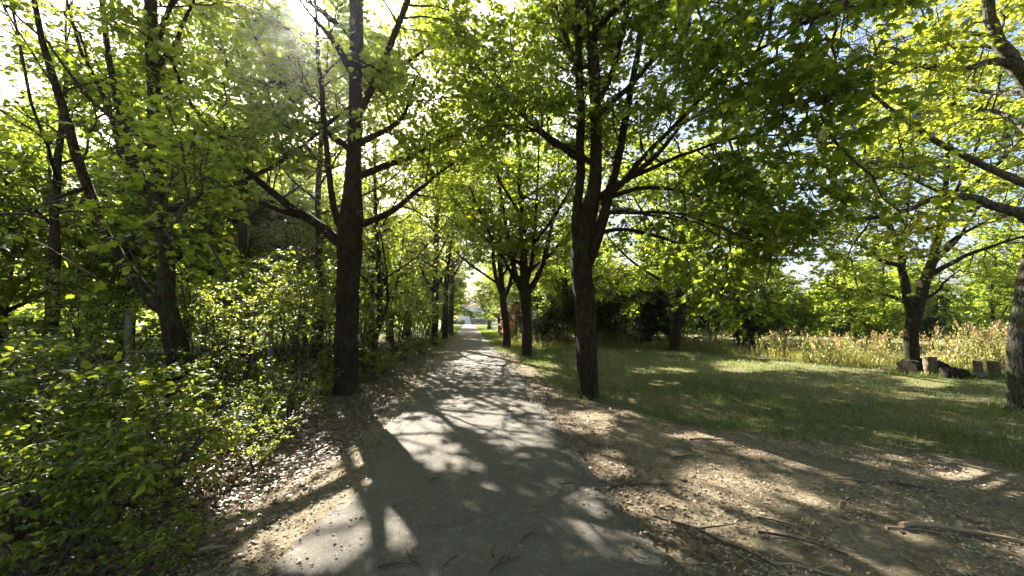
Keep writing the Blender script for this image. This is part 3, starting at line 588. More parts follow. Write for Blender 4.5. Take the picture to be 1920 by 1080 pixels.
# ------------------------------------------------------------ shrubs and background trees: one of each kind, then copies
def make_shrub(name, label, cat, h, nst, spread, seed, leaf, tmpl, size, group=None, m1=9, m2=4, m3=8, L1=(.25, .6), L2=(.12, .3), stem_r=.012, tilt=.5, hang=.3, f0=.15, stem='twig'):
    rng = np.random.default_rng(seed); o = thing(name, label, cat, (0, 0, 0), group); S = []
    for k in range(nst):
        a = k * 2.4 + rng.random(); r = rng.random() * .25 * spread; hh = h * rng.uniform(.7, 1.1); q = spread * rng.uniform(.35, 1)
        l = spline([(cos(a) * r * .3, sin(a) * r * .3, -.08, stem_r * 1.3), (cos(a) * (r + q * .3), sin(a) * (r + q * .3), hh * .45, stem_r), (cos(a + .3) * (r + q * .7), sin(a + .3) * (r + q * .7), hh * .8, stem_r * .7), (cos(a + .2) * (r + q), sin(a + .2) * (r + q), hh, stem_r * .25)], 9)
        l[1:, :3] += rng.normal(size=(8, 3)) * .012 * h; S.append(l)
        mb = MB(); tubes(mb, l[:, :3], l[:, 3], 6); mb.build('stem', M[stem], o)
    B1 = shoots(np.array(S)[:, :, :3], m1, f0, 1, L1, 5, rng, .7, .25, .2, -.15)
    B2 = shoots(B1, m2, .2, 1, L2, 4, rng, .7, .1, .6, -.1); B = np.concatenate([B2, B1[:, 1:]])
    po, ti, no, sz = leaf_on(B, m3, rng, size, size * .35, hang, tilt)
    k = po[:, 2] > .02; po, ti, no, sz = po[k], ti[k], no[k], sz[k]
    tone = .5 * vnoise(po[:, 0] * 2 + po[:, 2], po[:, 1] * 2 - po[:, 2], 1.5) + .5 * rng.random(len(po))
    mb = MB(); tubes(mb, B1, np.linspace(1, .4, 5)[None] * stem_r * .4 * np.ones((len(B1), 1)), 3, 0, cap=False)
    leaves(mb, po, ti, no, sz, tmpl, 1, np.clip(tone * 1.06, 0, 1), rng); mb.build('foliage', [M[stem], M[leaf]], o)
    return o
USED = set()
def put(proto, x, y, s, label, group=None, rot=None, sink=0.0):
    r = PR.random() * 6.28 if rot is None else rot; z = float(hgt(x, y)) - sink
    if proto.name not in USED:
        USED.add(proto.name); proto.location = (float(x), float(y), z); proto.rotation_euler = (0, 0, r); proto.scale = (s,) * 3; proto['label'] = label
        if group: proto['group'] = group
        return proto
    return dup(proto, (x, y, z), r, s, label, group)
PR = np.random.default_rng(99)
mix_ = [make_shrub('broadleaf_sapling', '', 'sapling', 1.5, 3, .5, 130, 'under', OVATE, .13, m1=8, m2=2, m3=5, L1=(.25, .5), f0=.2, tilt=.4), make_shrub('bare_bush', '', 'bush', 1.3, 11, .8, 131, 'dry', KITE, .045, m1=9, m2=3, m3=1, L1=(.3, .7), f0=.1)]
low = [make_shrub('leafy_shrub', '', 'shrub', 1.0, 8, .8, 60 + k, 'under', OVATE, .068, m1=6, m2=2, m3=6, L1=(.2, .6)) for k in range(3)]
tall = [make_shrub('tall_shrub', '', 'shrub', 3.0, 9, 1.1, 70 + k, 'under', OVATE, .085, m1=9, m2=3, m3=6, L1=(.4, 1.0), L2=(.2, .45), stem_r=.018, f0=.25) for k in range(3)]
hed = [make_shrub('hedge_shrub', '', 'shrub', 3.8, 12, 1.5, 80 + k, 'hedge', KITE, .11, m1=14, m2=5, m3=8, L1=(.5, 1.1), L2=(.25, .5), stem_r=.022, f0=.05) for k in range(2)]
lit_ = make_shrub('bright_shrub', '', 'shrub', 2.8, 10, 1.4, 90, 'maple', MAPLE5, .12, m1=12, m2=4, m3=8, L1=(.5, 1.1), L2=(.25, .5), stem_r=.02)
org = make_shrub('orange_shrub', '', 'shrub', 2.3, 8, .9, 91, 'orange', KITE, .12, m1=10, m2=4, m3=7, L1=(.4, .8), L2=(.2, .4))
gr_ = 'leafy shrubs of the left thicket'
lows = [(40, 1000, .75), (130, 960, .8), (250, 985, .7), (330, 900, .6), (60, 900, .95), (200, 880, .75), (430, 850, .62), (110, 820, 1.2), (300, 815, .6), (400, 800, .6), (500, 800, .55), (20, 780, 1.35), (470, 770, .8), (225, 770, .95), (560, 775, .5),
        (130, 735, 1.3), (350, 750, .5), (520, 740, .7), (430, 735, .7), (600, 745, .5), (700, 715, .7), (30, 710, 1.5), (590, 720, .8), (750, 680, .8), (720, 700, .6), (660, 705, .8), (790, 665, .8), (300, 1075, .5), (480, 880, .4), (230, 690, 1.3), (80, 1090, .7)]
names = ['at the bottom left corner of the thicket', 'beside the leaf litter near the lower left corner', 'nearest the camera at the edge of the left litter', 'spilling over the litter left of the bare patch', 'tall and near at the left edge', 'with broad leaves left of the bare patch',
         'small, just behind the bare patch', 'tall, left of the leaning trunk', 'below the leaning brown trunk', 'between the leaning trunk and bare patch', 'short, with pale upright shoot near the bare patch', 'large, at the left edge in front of the wires', 'right of the leaning trunk base', 'in front of the leaning trunk',
         'small, left of the thick trunk base', 'under the concrete fence post', 'at the foot of the leaning trunk', 'before the dark fence post', 'between the leaning trunk and the dark fence post', 'low, touching the thick trunk base',
         'right of the thick left trunk', 'under the wires at the left edge', 'just left of the thick dark trunk', 'at the foot of the thin dark stem', 'under the thin curved double trunk', 'directly behind the thick left trunk', 'in front of the second left trunk', 'low, at the bottom edge of the litter', 'tiny, alone on the leaf litter', 'behind the leaning brown trunk', 'lowest in the left corner']
for i, ((a, b, s), nm) in enumerate(zip(lows, names)):
    g = G(a, b); put(low[i % 3], g[0], g[1], s * PR.uniform(.9, 1.1), 'green leafy shrub ' + nm, gr_)
for a_, b_, s_, k_, nm in [(110, 905, .8, 0, 'broad-leaved sapling near the bottom left corner'), (280, 860, .7, 0, 'broad-leaved sapling left of the bare patch'), (370, 900, .45, 0, 'small broad-leaved sapling on the litter edge'), (60, 800, .9, 0, 'broad-leaved sapling at the left edge under the wires'), (390, 770, .7, 0, 'broad-leaved sapling right of the leaning trunk'), (180, 1010, .55, 0, 'broad-leaved sapling at the bottom edge of the thicket'),
        (540, 790, .6, 1, 'half-bare twiggy bush beside the pale shoot'), (300, 950, .5, 1, 'half-bare twiggy bush in the lower left litter'), (440, 745, .9, 1, 'half-bare twiggy bush by the dark fence post'), (690, 705, .7, 1, 'half-bare twiggy bush behind the thick left trunk'), (150, 850, .8, 1, 'half-bare twiggy bush deep in the left thicket')]:
    g = G(a_, b_); put(mix_[k_], g[0], g[1], s_, nm, ['saplings in the left thicket', 'twiggy bushes in the left thicket'][k_])
talls = [(-4.3, 7.6, .8), (-3.9, 9.3, .85), (-4.8, 10.6, 1.0), (-3.2, 11.0, .8), (-5.6, 8.6, .85), (-6.6, 11.2, 1.1), (-3.3, 13.0, .9), (-4.6, 13.4, 1.15), (-2.9, 15.5, .85), (-8.6, 9.6, .8), (-7.6, 12.4, 1.1), (-10.5, 12.0, .95), (-3.0, 18.0, 1.0), (-4.4, 17.0, 1.2), (-12.6, 10.4, .8), (-6.2, 15.4, 1.2), (-2.7, 20.5, .9), (-3.6, 23, 1.3), (-9.4, 16, 1.2), (-13, 15, 1.1), (-2.9, 26, 1.2), (-3.1, 31, 1.4), (-3.4, 37, 1.5)]
tn = ['with thin stems left of the thick dark trunk', 'behind the thick dark trunk', 'behind the dark fence post', 'behind the thin curved double trunk', 'between the leaning trunk and dark fence post', 'seen past the leaning brown trunk', 'left of the second left trunk', 'deep behind the double trunk', 'beside the second left trunk', 'near the concrete fence post', 'beyond the wire fence, behind the leaning trunk', 'beyond the wires on the left', 'behind the second left trunk', 'in the wood behind the thin stems', 'at the far left behind the wires', 'deep in the left wood behind dark post', 'between the second and third left trunks', 'behind the third left trunk', 'deep in the wood left of the leaning trunk', 'far left in the wood', 'by the fourth left trunk', 'past the fourth left trunk', 'far along the left verge']
for i, ((x, y, s), nm) in enumerate(zip(talls, tn)): put(tall[i % 3], x, y, s, 'tall thin-stemmed shrub ' + nm, 'tall shrubs of the left thicket')
# hedge line behind the lawn, right
hl = [(3.6, 25.0, .7), (4.4, 22.6, .55), (5.4, 22.0, .75), (6.8, 21.6, .8), (8.4, 21.2, .85), (10.2, 20.6, .95), (11.8, 20.0, 1.0), (13.4, 19.6, 1.05), (15.2, 19.6, .95), (17.6, 21.4, .85), (6.4, 27.5, 1.25), (9.8, 27.5, 1.3), (13.2, 26.5, 1.2), (20, 22.0, .8), (23, 20.5, .85), (26, 18.5, .8), (29, 16, .85), (32, 13, .8), (3.4, 29, .8)]
hn = ['beside the lantern', 'left of the brush pile', 'behind the brush pile', 'just right of the foreground right trunk', 'left of the lawn tree', 'behind the lawn tree', 'right of the lawn tree', 'darkest, with a hollow below it', 'between the lawn tree and forked tree', 'left of the forked tree, behind the weeds', 'tall, in front of the beige house', 'tall, behind the lawn tree', 'tall, right of the lawn tree', 'behind the forked tree', 'right of the forked tree', 'behind the two stumps', 'left of the grey trunk', 'behind the grey trunk', 'behind the lantern post']
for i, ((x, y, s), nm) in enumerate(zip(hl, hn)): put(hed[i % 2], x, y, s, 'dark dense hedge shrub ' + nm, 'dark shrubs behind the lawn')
bl = [(8.3, 24.2, .9, 'left of the lawn tree'), (16.4, 18.6, .8, 'half way between lawn tree and forked tree'), (18.2, 18.6, 1.0, 'left of the forked tree'), (20.6, 17.2, .9, 'just behind the forked tree'), (13.0, 23.4, 1.0, 'right of the lawn tree')]
for x, y, s, nm in bl: put(lit_, x, y, s, 'sunlit yellow-green shrub ' + nm, 'bright shrubs along the weeds')
put(org, 3.35, 27.6, 1.0, 'orange-leaved shrub behind the lantern'); put(org, 2.6, 26.0, .5, 'orange-leaved shrub left of the third right trunk')

def proto_tree(label, h, r, seed, leaf, bark, size, dens=2.2, m3=9, name='woodland_tree', vase=False):
    rng = np.random.default_rng(seed); lx, ly = rng.normal(size=2) * .35
    tr = [(0, 0, 0, r), (lx * .2, ly * .2, h * .2, r * .85), (lx * .5, ly * .3, h * .45, r * .6), (lx * .3, ly, h * .75, r * .35), (lx, ly, h, .02)]
    L = []; T = spline(tr, 20)
    for k in range(9):
        f = .22 + .62 * k / 9; q = T[int(f * 19)]; a = k * 2.4 + rng.random(); ln = h * .34 * (1.15 - .6 * f) * rng.uniform(.8, 1.2)
        dd = np.array([cos(a), sin(a), .7]); L.append(spline([(*q[:3], q[3] * .5), (*(q[:3] + dd * ln * .5), q[3] * .3), (*(q[:3] + dd * ln + [0, 0, ln * .2]), .015)], 9))
    o = thing(name, label, 'tree'); mb = MB(); T[0, 2] = -.2; T[0, 3] *= 1.3; tubes(mb, T[:, :3], T[:, 3], 9, rough=.08, rng=rng); mb.build('trunk', M[bark], o)
    for l in L: mb = MB(); tubes(mb, l[:, :3], l[:, 3], 6); mb.build('limb', M[bark], o)
    global keep; kk = keep; keep = lambda p, *a, **k: np.ones(len(p), bool)
    mb, n = crown_mesh([l[:, :3] for l in L] + [T[8:, :3]], rng, dict(dens=dens, m2=6, m3=m3, leaf_size=size, L1=(1.0, 2.3), L2=(.5, 1.1), f0=.15, tilt=.5, r1=.02, gap=.36)); keep = kk
    mb.build('crown', [M['twig'], M[leaf]], o); return o
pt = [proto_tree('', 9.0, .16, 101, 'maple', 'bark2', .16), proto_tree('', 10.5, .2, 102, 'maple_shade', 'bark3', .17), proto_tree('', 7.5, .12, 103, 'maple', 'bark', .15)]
wl = [(-13.5, 19.5, 1.35, 'tallest, deep behind the leaning trunk'), (-12.6, 15.0, 1.15, 'tall, filling the sky behind the leaning trunk'), (-16.5, 20.5, 1.25, 'tall, left of the leaning trunk, deep in the wood'), (-9.8, 22.5, 1.25, 'tall, deep behind the dark fence post'), (-20, 9.5, 1.1, 'tall at the far left beyond the wires'), (-4.8, 31, 1.2, 'tall, deep behind the second left trunk'), (-15.5, 13.5, .9, 'with a grey lumpy trunk beyond the wires'), (-18.5, 17, 1, 'left of the lumpy grey trunk, further back'), (-15.0, 7.5, .85, 'at the far left edge beyond the wires'), (-11.5, 18.5, 1, 'seen between the leaning trunk and lumpy trunk'), (-22, 13, 1.1, 'far left, deep in the wood'), (-8.4, 19.5, 1, 'behind the dark fence post'),
      (-6.6, 21.5, .9, 'deep behind the thick dark trunk'), (-14, 24, 1.1, 'deep in the wood left of the leaning trunk'), (-9.6, 26, 1.2, 'far behind the leaning trunk'), (-5.6, 27, 1, 'behind the second left trunk'), (-19, 26, 1.3, 'tall, far off in the left wood'), (-27, 20, 1.3, 'farthest left in the wood'), (-13, 33, 1.3, 'distant, behind the dark fence post'), (-6, 36, 1.2, 'distant, behind the left row'), (-23, 34, 1.4, 'very distant in the left wood'), (-27, 8, 1.1, 'outermost at the left edge')]
for i, (x, y, s, nm) in enumerate(wl): put(pt[i % 3], x, y, s, 'leafy woodland tree ' + nm, 'trees of the left wood')
al = [(-1.95, 39, .9, 'fifth tree of the left row'), (2.5, 34, .9, 'fourth tree of the right row'), (-2.0, 47, .95, 'sixth tree of the left row'), (2.9, 41, .85, 'fifth tree of the right row'), (-2.1, 56, 1, 'seventh tree of the left row'), (3.2, 66, .9, 'tree of the right row past the green gate'), (-2.3, 66, 1, 'eighth tree of the left row'), (-2.4, 78, 1, 'last tree of the left row'), (4.2, 80, .9, 'last tree of the right row')]
for i, (x, y, s, nm) in enumerate(al): put(pt[(i + 1) % 3], x * (1.7 if y > 45 else 1.15), y, s, 'small distant avenue tree, ' + nm, 'distant avenue trees')
rl = [(11.2, 23.2, .85, 'close behind the lawn tree, to its right'), (6.3, 24.0, .8, 'close behind the brush heap'), (16.6, 20.5, .75, 'close behind the weeds, between lawn tree and forked tree'), (24.5, 19.5, .7, 'beyond the forked tree, to its right'), (28.5, 17.5, .6, 'beyond the stumps'), (14.2, 25.5, .95, 'between the lawn tree and forked tree, just over the hedge'), (7.6, 26.2, .95, 'just over the hedge left of the lawn tree'), (19.0, 24.0, .8, 'just over the hedge left of the forked tree'), (6.8, 31.0, .85, 'beside the beige house'), (11.5, 31, .9, 'behind the lawn tree'), (16.5, 29, .9, 'right of the lawn tree, far back'), (9.5, 37, 1.1, 'behind the beige house'), (22.5, 27, .8, 'left of the forked tree, far back'), (4.6, 30.5, .6, 'slim, between the lantern and beige house'), (31, 27, .65, 'far back at the right edge')]
for i, (x, y, s, nm) in enumerate(rl): put(pt[i % 3], x, y, s, 'leafy background tree ' + nm, 'trees beyond the hedge')
# pollard by the green gate
d = depth(917, 619)
make_tree('pollard_tree', 'stubby pale pollard beside the green gate far down the path', onground(line(d, [(917, 619, 9), (917, 606, 7), (916, 592, 7), (917, 575, 4), (918, 545, 2)])),
    [spline(line(d, [(916, 592, 4), (908, 580, 3), (900, 565, 2)]), 6), spline(line(d, [(917, 596, 4), (926, 585, 3), (932, 568, 1)]), 6)], 47, 'bark2', 'yellow', None, auto=4, leaf_size=.2, dens=2.0, m2=5, m3=8, L1=(1, 1.8), alen=2.0, tf=.4)

# far wood closing the view, one mass nobody could count
rng = np.random.default_rng(7); N = 90000
a = np.concatenate([rng.uniform(-1.75, -.09, N // 2), rng.uniform(.13, 1.35, N // 2)]); r = rng.uniform(44, 62, N)
x = np.sin(a) * r; y = np.cos(a) * r; top = np.where(a < 0, 8.5, 6.0) * (.55 + .9 * vnoise(a * 40, 0 * a, .6)); z = top * rng.random(N) ** .8
k = (fbm(x + z, y - z, .5) > .42) | (z < 2.2); x, y, z = x[k], y[k], z[k]; n = len(x)
pos = np.stack([x, y, z], -1); mb = MB(); leaves(mb, pos, rng.normal(size=(n, 3)) + [0, 0, -.3], rng.normal(size=(n, 3)) * .6 + [0, -.3, .8], rng.uniform(.35, .75, n), KITE, 0, np.clip(vnoise(x + z, y - z, .5) * .6 + rng.random(n) * .45, 0, 1), rng)
mb.build('far_woodland', M['maple_shade'], kind='stuff', label='hazy mass of foliage closing the view far off', category='woodland')

# ------------------------------------------------------------ ground cover
BL = (np.array([(-.5, 0, 0), (.5, 0, 0), (.34, .55, .10), (-.34, .55, .10), (0, 1, .32)]), np.array([(0, 1, 2), (0, 2, 3), (3, 2, 4)]))
rng = np.random.default_rng(8)
def blades(x, y, h0, wmin, name, mat, lean, tone, **kw):
    n = len(x); dist = np.hypot(x, y); z = hgt(x, y) - .01; pos = np.stack([x, y, z], -1)
    a = rng.random(n) * 6.28; ln = rng.random(n) ** .7 * lean
    tip = np.stack([np.cos(a) * ln, np.sin(a) * ln, np.full(n, .55)], -1); nr = np.stack([-np.cos(a), -np.sin(a), ln + .2], -1)
    h = h0 * rng.uniform(.5, 1.3, n); wd = np.maximum(wmin, dist * .00075) / h
    mb = MB(); leaves(mb, pos, tip, nr, h, BL, 0, tone, rng, wid=wd); return mb.build(name, M[mat], kind='stuff', **kw)
def scatter(n, xr, yr, power=1.0):
    """denser close to the walker"""
    x = rng.uniform(*xr, n * 4); y = rng.uniform(*yr, n * 4); d = np.hypot(x, y); p = np.minimum(1, (5.0 / d) ** power); k = rng.random(n * 4) < p; return x[k][:n], y[k][:n]
x, y = scatter(330000, (1.5, 30), (2.5, 30), 1.5); k = (rng.random(len(x)) < lawn_mask(x, y) * (.35 + fbm(x, y, 1.7)) ) & (y < weed_line(x) + 1.5); x, y = x[k], y[k]
kk_ = sstep(.52, .66, fbm(x + 20, y, 2.3)); sel = rng.random(len(x)) < (.55 + .45 * kk_); x, y, kk_ = x[sel], y[sel], kk_[sel]
tn_ = np.clip(fbm(x, y, .6) * .9 + rng.random(len(x)) * .5 - .2, 0, .93)
for bx, by, br in [(*G(1103, 741)[:2], .24), (*G(988, 668)[:2], .22), (*G(951, 650)[:2], .22), (*G(1263, 658)[:2], .25), (*G(1712, 700)[:2], .3), (*G(1921, 768)[:2], .33), (*G(1746, 708)[:2], .15), (*G(1866, 712)[:2], .13), (*G(1715, 702)[:2], .35)]:
    a = rng.random(420) * 6.28; q = br + rng.random(420) ** 2 * .22; x = np.append(x, bx + np.cos(a) * q); y = np.append(y, by + np.sin(a) * q); kk_ = np.append(kk_, np.full(420, .9)); tn_ = np.append(tn_, rng.random(420) * .9)
blades(x, y, .07 + .07 * kk_, .0035, 'lawn_grass', 'grass', 1.3, tn_, label='short shaded green grass covering the lawn', category='grass')
x, y = scatter(60000, (1.5, 30), (2.5, 30), 1.5); k = (rng.random(len(x)) < sstep(.45, .75, fbm(x + 5, y, .9)) * lawn_mask(x, y)) & (y < weed_line(x) + 1); x, y = x[k], y[k]
blades(x, y, .09, .003, 'dry_grass', 'straw', 2.2, rng.random(len(x)), label='flattened straw-coloured blades lying through the lawn', category='dry grass')
x, y = scatter(60000, (-30, -4.5), (4, 34), .7); k = rng.random(len(x)) < lawn_mask(x, y); x, y = x[k], y[k]
blades(x, y, .22, .006, 'wild_grass', 'grass', 1.0, rng.random(len(x)), label='rough grass on the floor of the left wood', category='grass')
x = np.concatenate([rng.uniform(1.3, 3.4, 30000), rng.uniform(-3.2, -1.35, 22000)]); y = rng.uniform(9, 80, 52000); k = rng.random(len(x)) < (.25 + .75 * sstep(12, 22, y)); x, y = x[k], y[k]
blades(x, y, .14, .006, 'verge_grass', 'grass', 1.0, rng.random(len(x)), label='sunlit grass along both verges of the far path', category='grass')
# tall weeds: thin stems with small ragged leaves and seed heads
n = 5200; x = rng.uniform(2.6, 32, n); y = weed_line(x) + rng.random(n) ** 1.3 * 4.5 - .2; k = rng.random(n) < .12 + .88 * sstep(.42, .58, fbm(x, y, .8)); x, y = x[k], y[k]; n = len(x)
hh = rng.uniform(.3, 1.3, n) * (.55 + .75 * fbm(x, y, .5)) * (.7 + .4 * sstep(10, 16, x)); lean = rng.normal(size=(n, 2)) * .16; t = np.linspace(0, 1, 5)
Q = np.stack([x[:, None] + lean[:, :1] * t ** 1.6 * hh[:, None], y[:, None] + lean[:, 1:] * t ** 1.6 * hh[:, None], hgt(x, y)[:, None] + hh[:, None] * t], -1)
mb = MB(); tubes(mb, Q, np.linspace(.007, .003, 5)[None] * np.ones((n, 1)), 3, 0, cap=False)
po, ti, no, sz = leaf_on(Q, 16, rng, .085, .05, -.5, .9, .1); leaves(mb, po, ti + [0, 0, .3], no, sz, KITE, 1, np.clip(np.repeat(rng.random(n), 16) * .7 + rng.random(len(po)) * .3, 0, 1), rng, wid=.6)
kq = rng.random(n) < .25 * (.3 + 1.5 * sstep(11, 15, x)); po, ti, no, sz = leaf_on(Q[kq][:, 3:], 14, rng, .06, .04, -1.2, 1, 0); leaves(mb, po, ti + [0, 0, .8], no, sz, KITE, 2, None, rng, wid=.6)
mb.build('tall_weeds', [M['straw'], M['weed'], M['seed']], kind='stuff', label='tall sunlit weeds with rusty seed heads behind the lawn', category='weeds')
x = rng.uniform(2.2, 32, 42000); y = weed_line(x) + rng.random(42000) ** 1.2 * 4 - .9; k = rng.random(42000) < .25 + .75 * sstep(.4, .6, fbm(x + 7, y, .6)); x, y = x[k], y[k]; blades(x, y, .30, .008, 'tall_grass', 'wild', .6, rng.random(len(x)), label='long pale grass growing among the tall weeds', category='grass')
# ivy and seedlings over the litter, left
x, y = scatter(26000, (-9, -1.9), (2.0, 16), .8); k = (rng.random(len(x)) < sstep(2.2, 3.6, -x + (fbm(x, y, 1.1) - .5) * 2.6)); x, y = x[k], y[k]; n = len(x)
a = rng.random(n) * 6.28; pos = np.stack([x, y, hgt(x, y) + rng.random(n) ** 1.5 * .22], -1)
mb = MB(); leaves(mb, pos, np.stack([np.cos(a), np.sin(a), rng.normal(size=n) * .3], -1), rng.normal(size=(n, 3)) * .45 + [0, 0, 1], rng.uniform(.035, .085, n), OVATE, 0, rng.random(n), rng)
mb.build('ground_cover', M['under'], kind='stuff', label='low green leaves carpeting the litter of the left thicket', category='ground cover')
# fallen leaves
def fallen(n, xr, yr, dens, size, name, mat, label, pw=1.0, tm=OVATE, lift=.02, wid=1.0):
    x, y = scatter(n, xr, yr, pw); k = rng.random(len(x)) < dens(x, y); x, y = x[k], y[k]; m = len(x); a = rng.random(m) * 6.28
    l, r = path_edges(y); onp = (x > l) & (x < r); z = np.where(onp, .032, hgt(x, y)) + rng.random(m) * lift
    mb = MB(); leaves(mb, np.stack([x, y, z], -1), np.stack([np.cos(a), np.sin(a), rng.uniform(-.1, .5, m)], -1), rng.normal(size=(m, 3)) * .5 + [0, 0, 1.0], rng.uniform(.5, 1.1, m) * size, tm, 0, rng.random(m), rng, wid=wid)
    mb.build(name, M[mat], kind='stuff', label=label, category='leaf litter')
fallen(60000, (-9, -1.0), (1.2, 24), lambda x, y: litter_mask(x, y) * sstep(1.15, 1.45, -x + (fbm(x, y, 2) - .5) * .3), .062, 'leaf_litter', 'dry', 'brown fallen leaves covering the left verge', 1.1)
fallen(17000, (1.1, 9), (1.2, 22), lambda x, y: np.maximum(litter_mask(x, y), .10 + .5 * sstep(.5, .7, fbm(x, y, 1.4)) * (1 - sstep(2.2, 3.6, x))), .05, 'leaf_litter', 'dry2', 'brown fallen leaves and scraps along the right path edge', 1.1)
fallen(5200, (-1.3, 1.3), (1.4, 40), lambda x, y: .14 + .86 * sstep(.7, 1.2, np.abs(x)), .030, 'leaf_litter', 'dry', 'crumbs and small dry leaves strewn on the asphalt', 1.0)
fallen(16000, (-1.6, 1.75), (1.4, 14), lambda x, y: np.maximum(sstep(.95, 1.3, -x), sstep(1.08, 1.35, x)) * (.25 + .75 * sstep(.4, .6, fbm(x, y, 2.2))), .035, 'leaf_litter', 'dry2', 'old leaf scraps drifted over the crumbling asphalt edges', 1.0, KITE)
CH = (np.array([(-.5, 0, 0), (.5, 0, 0), (.45, 1, .05), (-.45, 1, .03)]), np.array([(0, 1, 2), (0, 2, 3)]))
M['chip'] = plain('bark_chip', (.34, .26, .175), .9, .45, 40)
fallen(60000, (1.2, 12), (1.2, 9), lambda x, y: (1 - .85 * lawn_mask(x, y)) * (.10 + .65 * sstep(.42, .66, fbm(x + 3, y, 1.6))), .026, 'bark_chips', 'chip', 'pale bark chips scattered over the bare dirt on the right', 1.3, CH, .012, .45)
fallen(14000, (-4, -1.2), (1.2, 8), lambda x, y: (1 - .4 * litter_mask(x, y)), .022, 'bark_chips', 'chip', 'pale crumbs on the bare patch left of the asphalt', 1.3, CH, .01, .5)

# ------------------------------------------------------------ twigs, roots, logs, brush
def twig(px, py, ang, ln, r, label, name='fallen_twig', mat='twig', forks=1, onpath=None, cat='twig', group='twigs lying on the ground', bend=.12):
    g = G(px, py); L_, R_ = path_edges(g[1]); zp = .036 if L_ < g[0] < R_ else float(hgt(g[0], g[1])) + .004
    rg = np.random.default_rng(int(px * 7 + py)); t = np.linspace(-.5, .5, 9)[:, None]; d = np.array([cos(ang), sin(ang), 0]); s = np.array([-sin(ang), cos(ang), 0])
    p = np.array([g[0], g[1], zp + r]) + d * t * ln + s * (bend * ln * (np.cos(t * 3 + rg.random()) - .6)) + rg.normal(size=(9, 3)) * ln * .012 * [1, 1, .15]
    p[:, 2] = np.maximum(p[:, 2], zp + r * .7); mb = MB(); tubes(mb, p, np.linspace(r, r * .45, 9), 7, rough=.25, rng=rg)
    for k in range(forks):
        q = p[3 + 2 * k % 5]; a = ang + rg.choice([-1, 1]) * rg.uniform(.4, .9); e = np.array([cos(a), sin(a), .12]); u = np.linspace(0, 1, 5)[:, None]
        tubes(mb, q + e * u * ln * rg.uniform(.25, .45), np.linspace(r * .6, r * .25, 5), 5)
    return mb.build(name, M[mat], loc=(g[0], g[1], zp), label=label, category=cat, group=group)
for a in [(985, 1018, 1.0, .16, .005, 'forked reddish twig at the lower middle of the asphalt', 2), (925, 1045, 1.5, .12, .006, 'short straight twig standing out at the bottom of the asphalt', 0), (945, 1068, .6, .22, .006, 'forked twig at the very bottom centre of the path', 2),
          (770, 1058, 2.3, .2, .006, 'pale-ended twig at the bottom edge left of centre', 1), (740, 1072, .1, .2, .008, 'dark stick at the bottom edge among the sun spots', 0), (812, 908, 1.0, .13, .008, 'small dark knot of twig on the dark middle asphalt', 1), (960, 888, .4, .16, .004, 'thin twig right of centre on the asphalt', 1),
          (935, 828, .0, .3, .005, 'long thin twig lying across the sun spots', 2), (803, 818, 1.2, .18, .004, 'thin twig on the bright dapples left of centre', 1), (1065, 915, .3, .14, .007, 'stubby twig near the right edge of the asphalt', 0), (1010, 960, .1, .09, .003, 'tiny twig right of the round light spot', 0), (715, 1030, 1.2, .12, .003, 'tiny twig in the lower left light patch', 0),
          (1190, 1050, 2.1, .16, .005, 'twig at the lower right edge of the asphalt', 0), (845, 1062, .9, .12, .004, 'thin twig left of the forked bottom one', 1)]:
    twig(*a[:5], a[5], forks=a[6])
for a in [(1335, 826, -.25, .55, .012, 'dark stick lying where the lawn meets the dirt', 1), (1195, 908, .15, .75, .010, 'long dark stick beside the asphalt edge on the dirt', 2), (1585, 932, .5, .42, .009, 'pale curved stick in the middle of the bare dirt', 1), (1700, 908, -.5, .25, .010, 'dark bark strip on the right of the bare dirt', 0),
          (1460, 970, -.7, .3, .008, 'short stick on the dirt between light patches', 0), (1500, 1005, -.5, .5, .012, 'half-buried dark stick at the lower right', 0), (1330, 1000, -.75, .8, .012, 'long grey stick through the chips', 1), (1290, 860, .1, .35, .010, 'stick on the reddish litter right of the path', 0),
          (1850, 1000, -.35, 1.0, .022, 'thick pale exposed root in the lower right corner', 1), (1770, 1060, 1.2, .25, .006, 'thin root sprig in the lower right corner', 1), (1560, 1070, -.45, .7, .012, 'dark root running off the bottom edge', 1), (1660, 695, .6, .5, .022, 'pale stick on sunlit grass left of the logs', 0),
          (1600, 900, -.3, .3, .006, 'faint stick below the lawn edge', 0), (1740, 990, -.4, .5, .008, 'thin stick pointing at the thick pale root', 1), (1150, 800, .4, .3, .008, 'stick near the foot of the right trunk', 1), (400, 1025, .4, .16, .018, 'curled pale bark scrap on the left litter', 0), (20, 1062, -.1, .4, .010, 'pale stick under the bottom left shrub', 1)]:
    root = 'root' in a[5]; twig(*a[:5], a[5], name='tree_root' if root else 'fallen_stick', mat='root' if ('pale' in a[5] or root) else 'twig', forks=a[6], cat='root' if root else 'stick', group=None if root else 'sticks lying on the ground')
def log(name, label, c, axis_, ln, r, bark, cut=True, seed=1, rough=.16, bumpy=0.0):
    rg = np.random.default_rng(seed); ax = norm(np.array(axis_, float)); o = thing(name, label, 'stump' if 'stump' in name else 'log', c); t = np.linspace(-.5, .5, 12)[:, None]
    rad = r * (1 + bumpy * (rg.random(12) - .5)); p = ax * t * ln; lo = np.array([0, 0, ln / 2 if abs(ax[2]) > .7 else r])
    mb = MB(); tubes(mb, p + lo, rad, 22, rough=rough, rng=rg); mb.build('bark', M[bark], o)
    mb = MB(); e = np.array([p[-1] + lo - ax * .01, p[-1] + lo + ax * .012]); tubes(mb, e, np.array([rad[-1] * .93, rad[-1] * .90]), 22); mb.build('cut_face', M['cut' if cut else bark], o)
    return o
g = G(1746, 708); log('log_stump', 'upright pale log section standing in front of the forked tree', (g[0], g[1], float(hgt(g[0], g[1]))), (.02, 0, 1), .52, .125, 'wood_pale', seed=2)
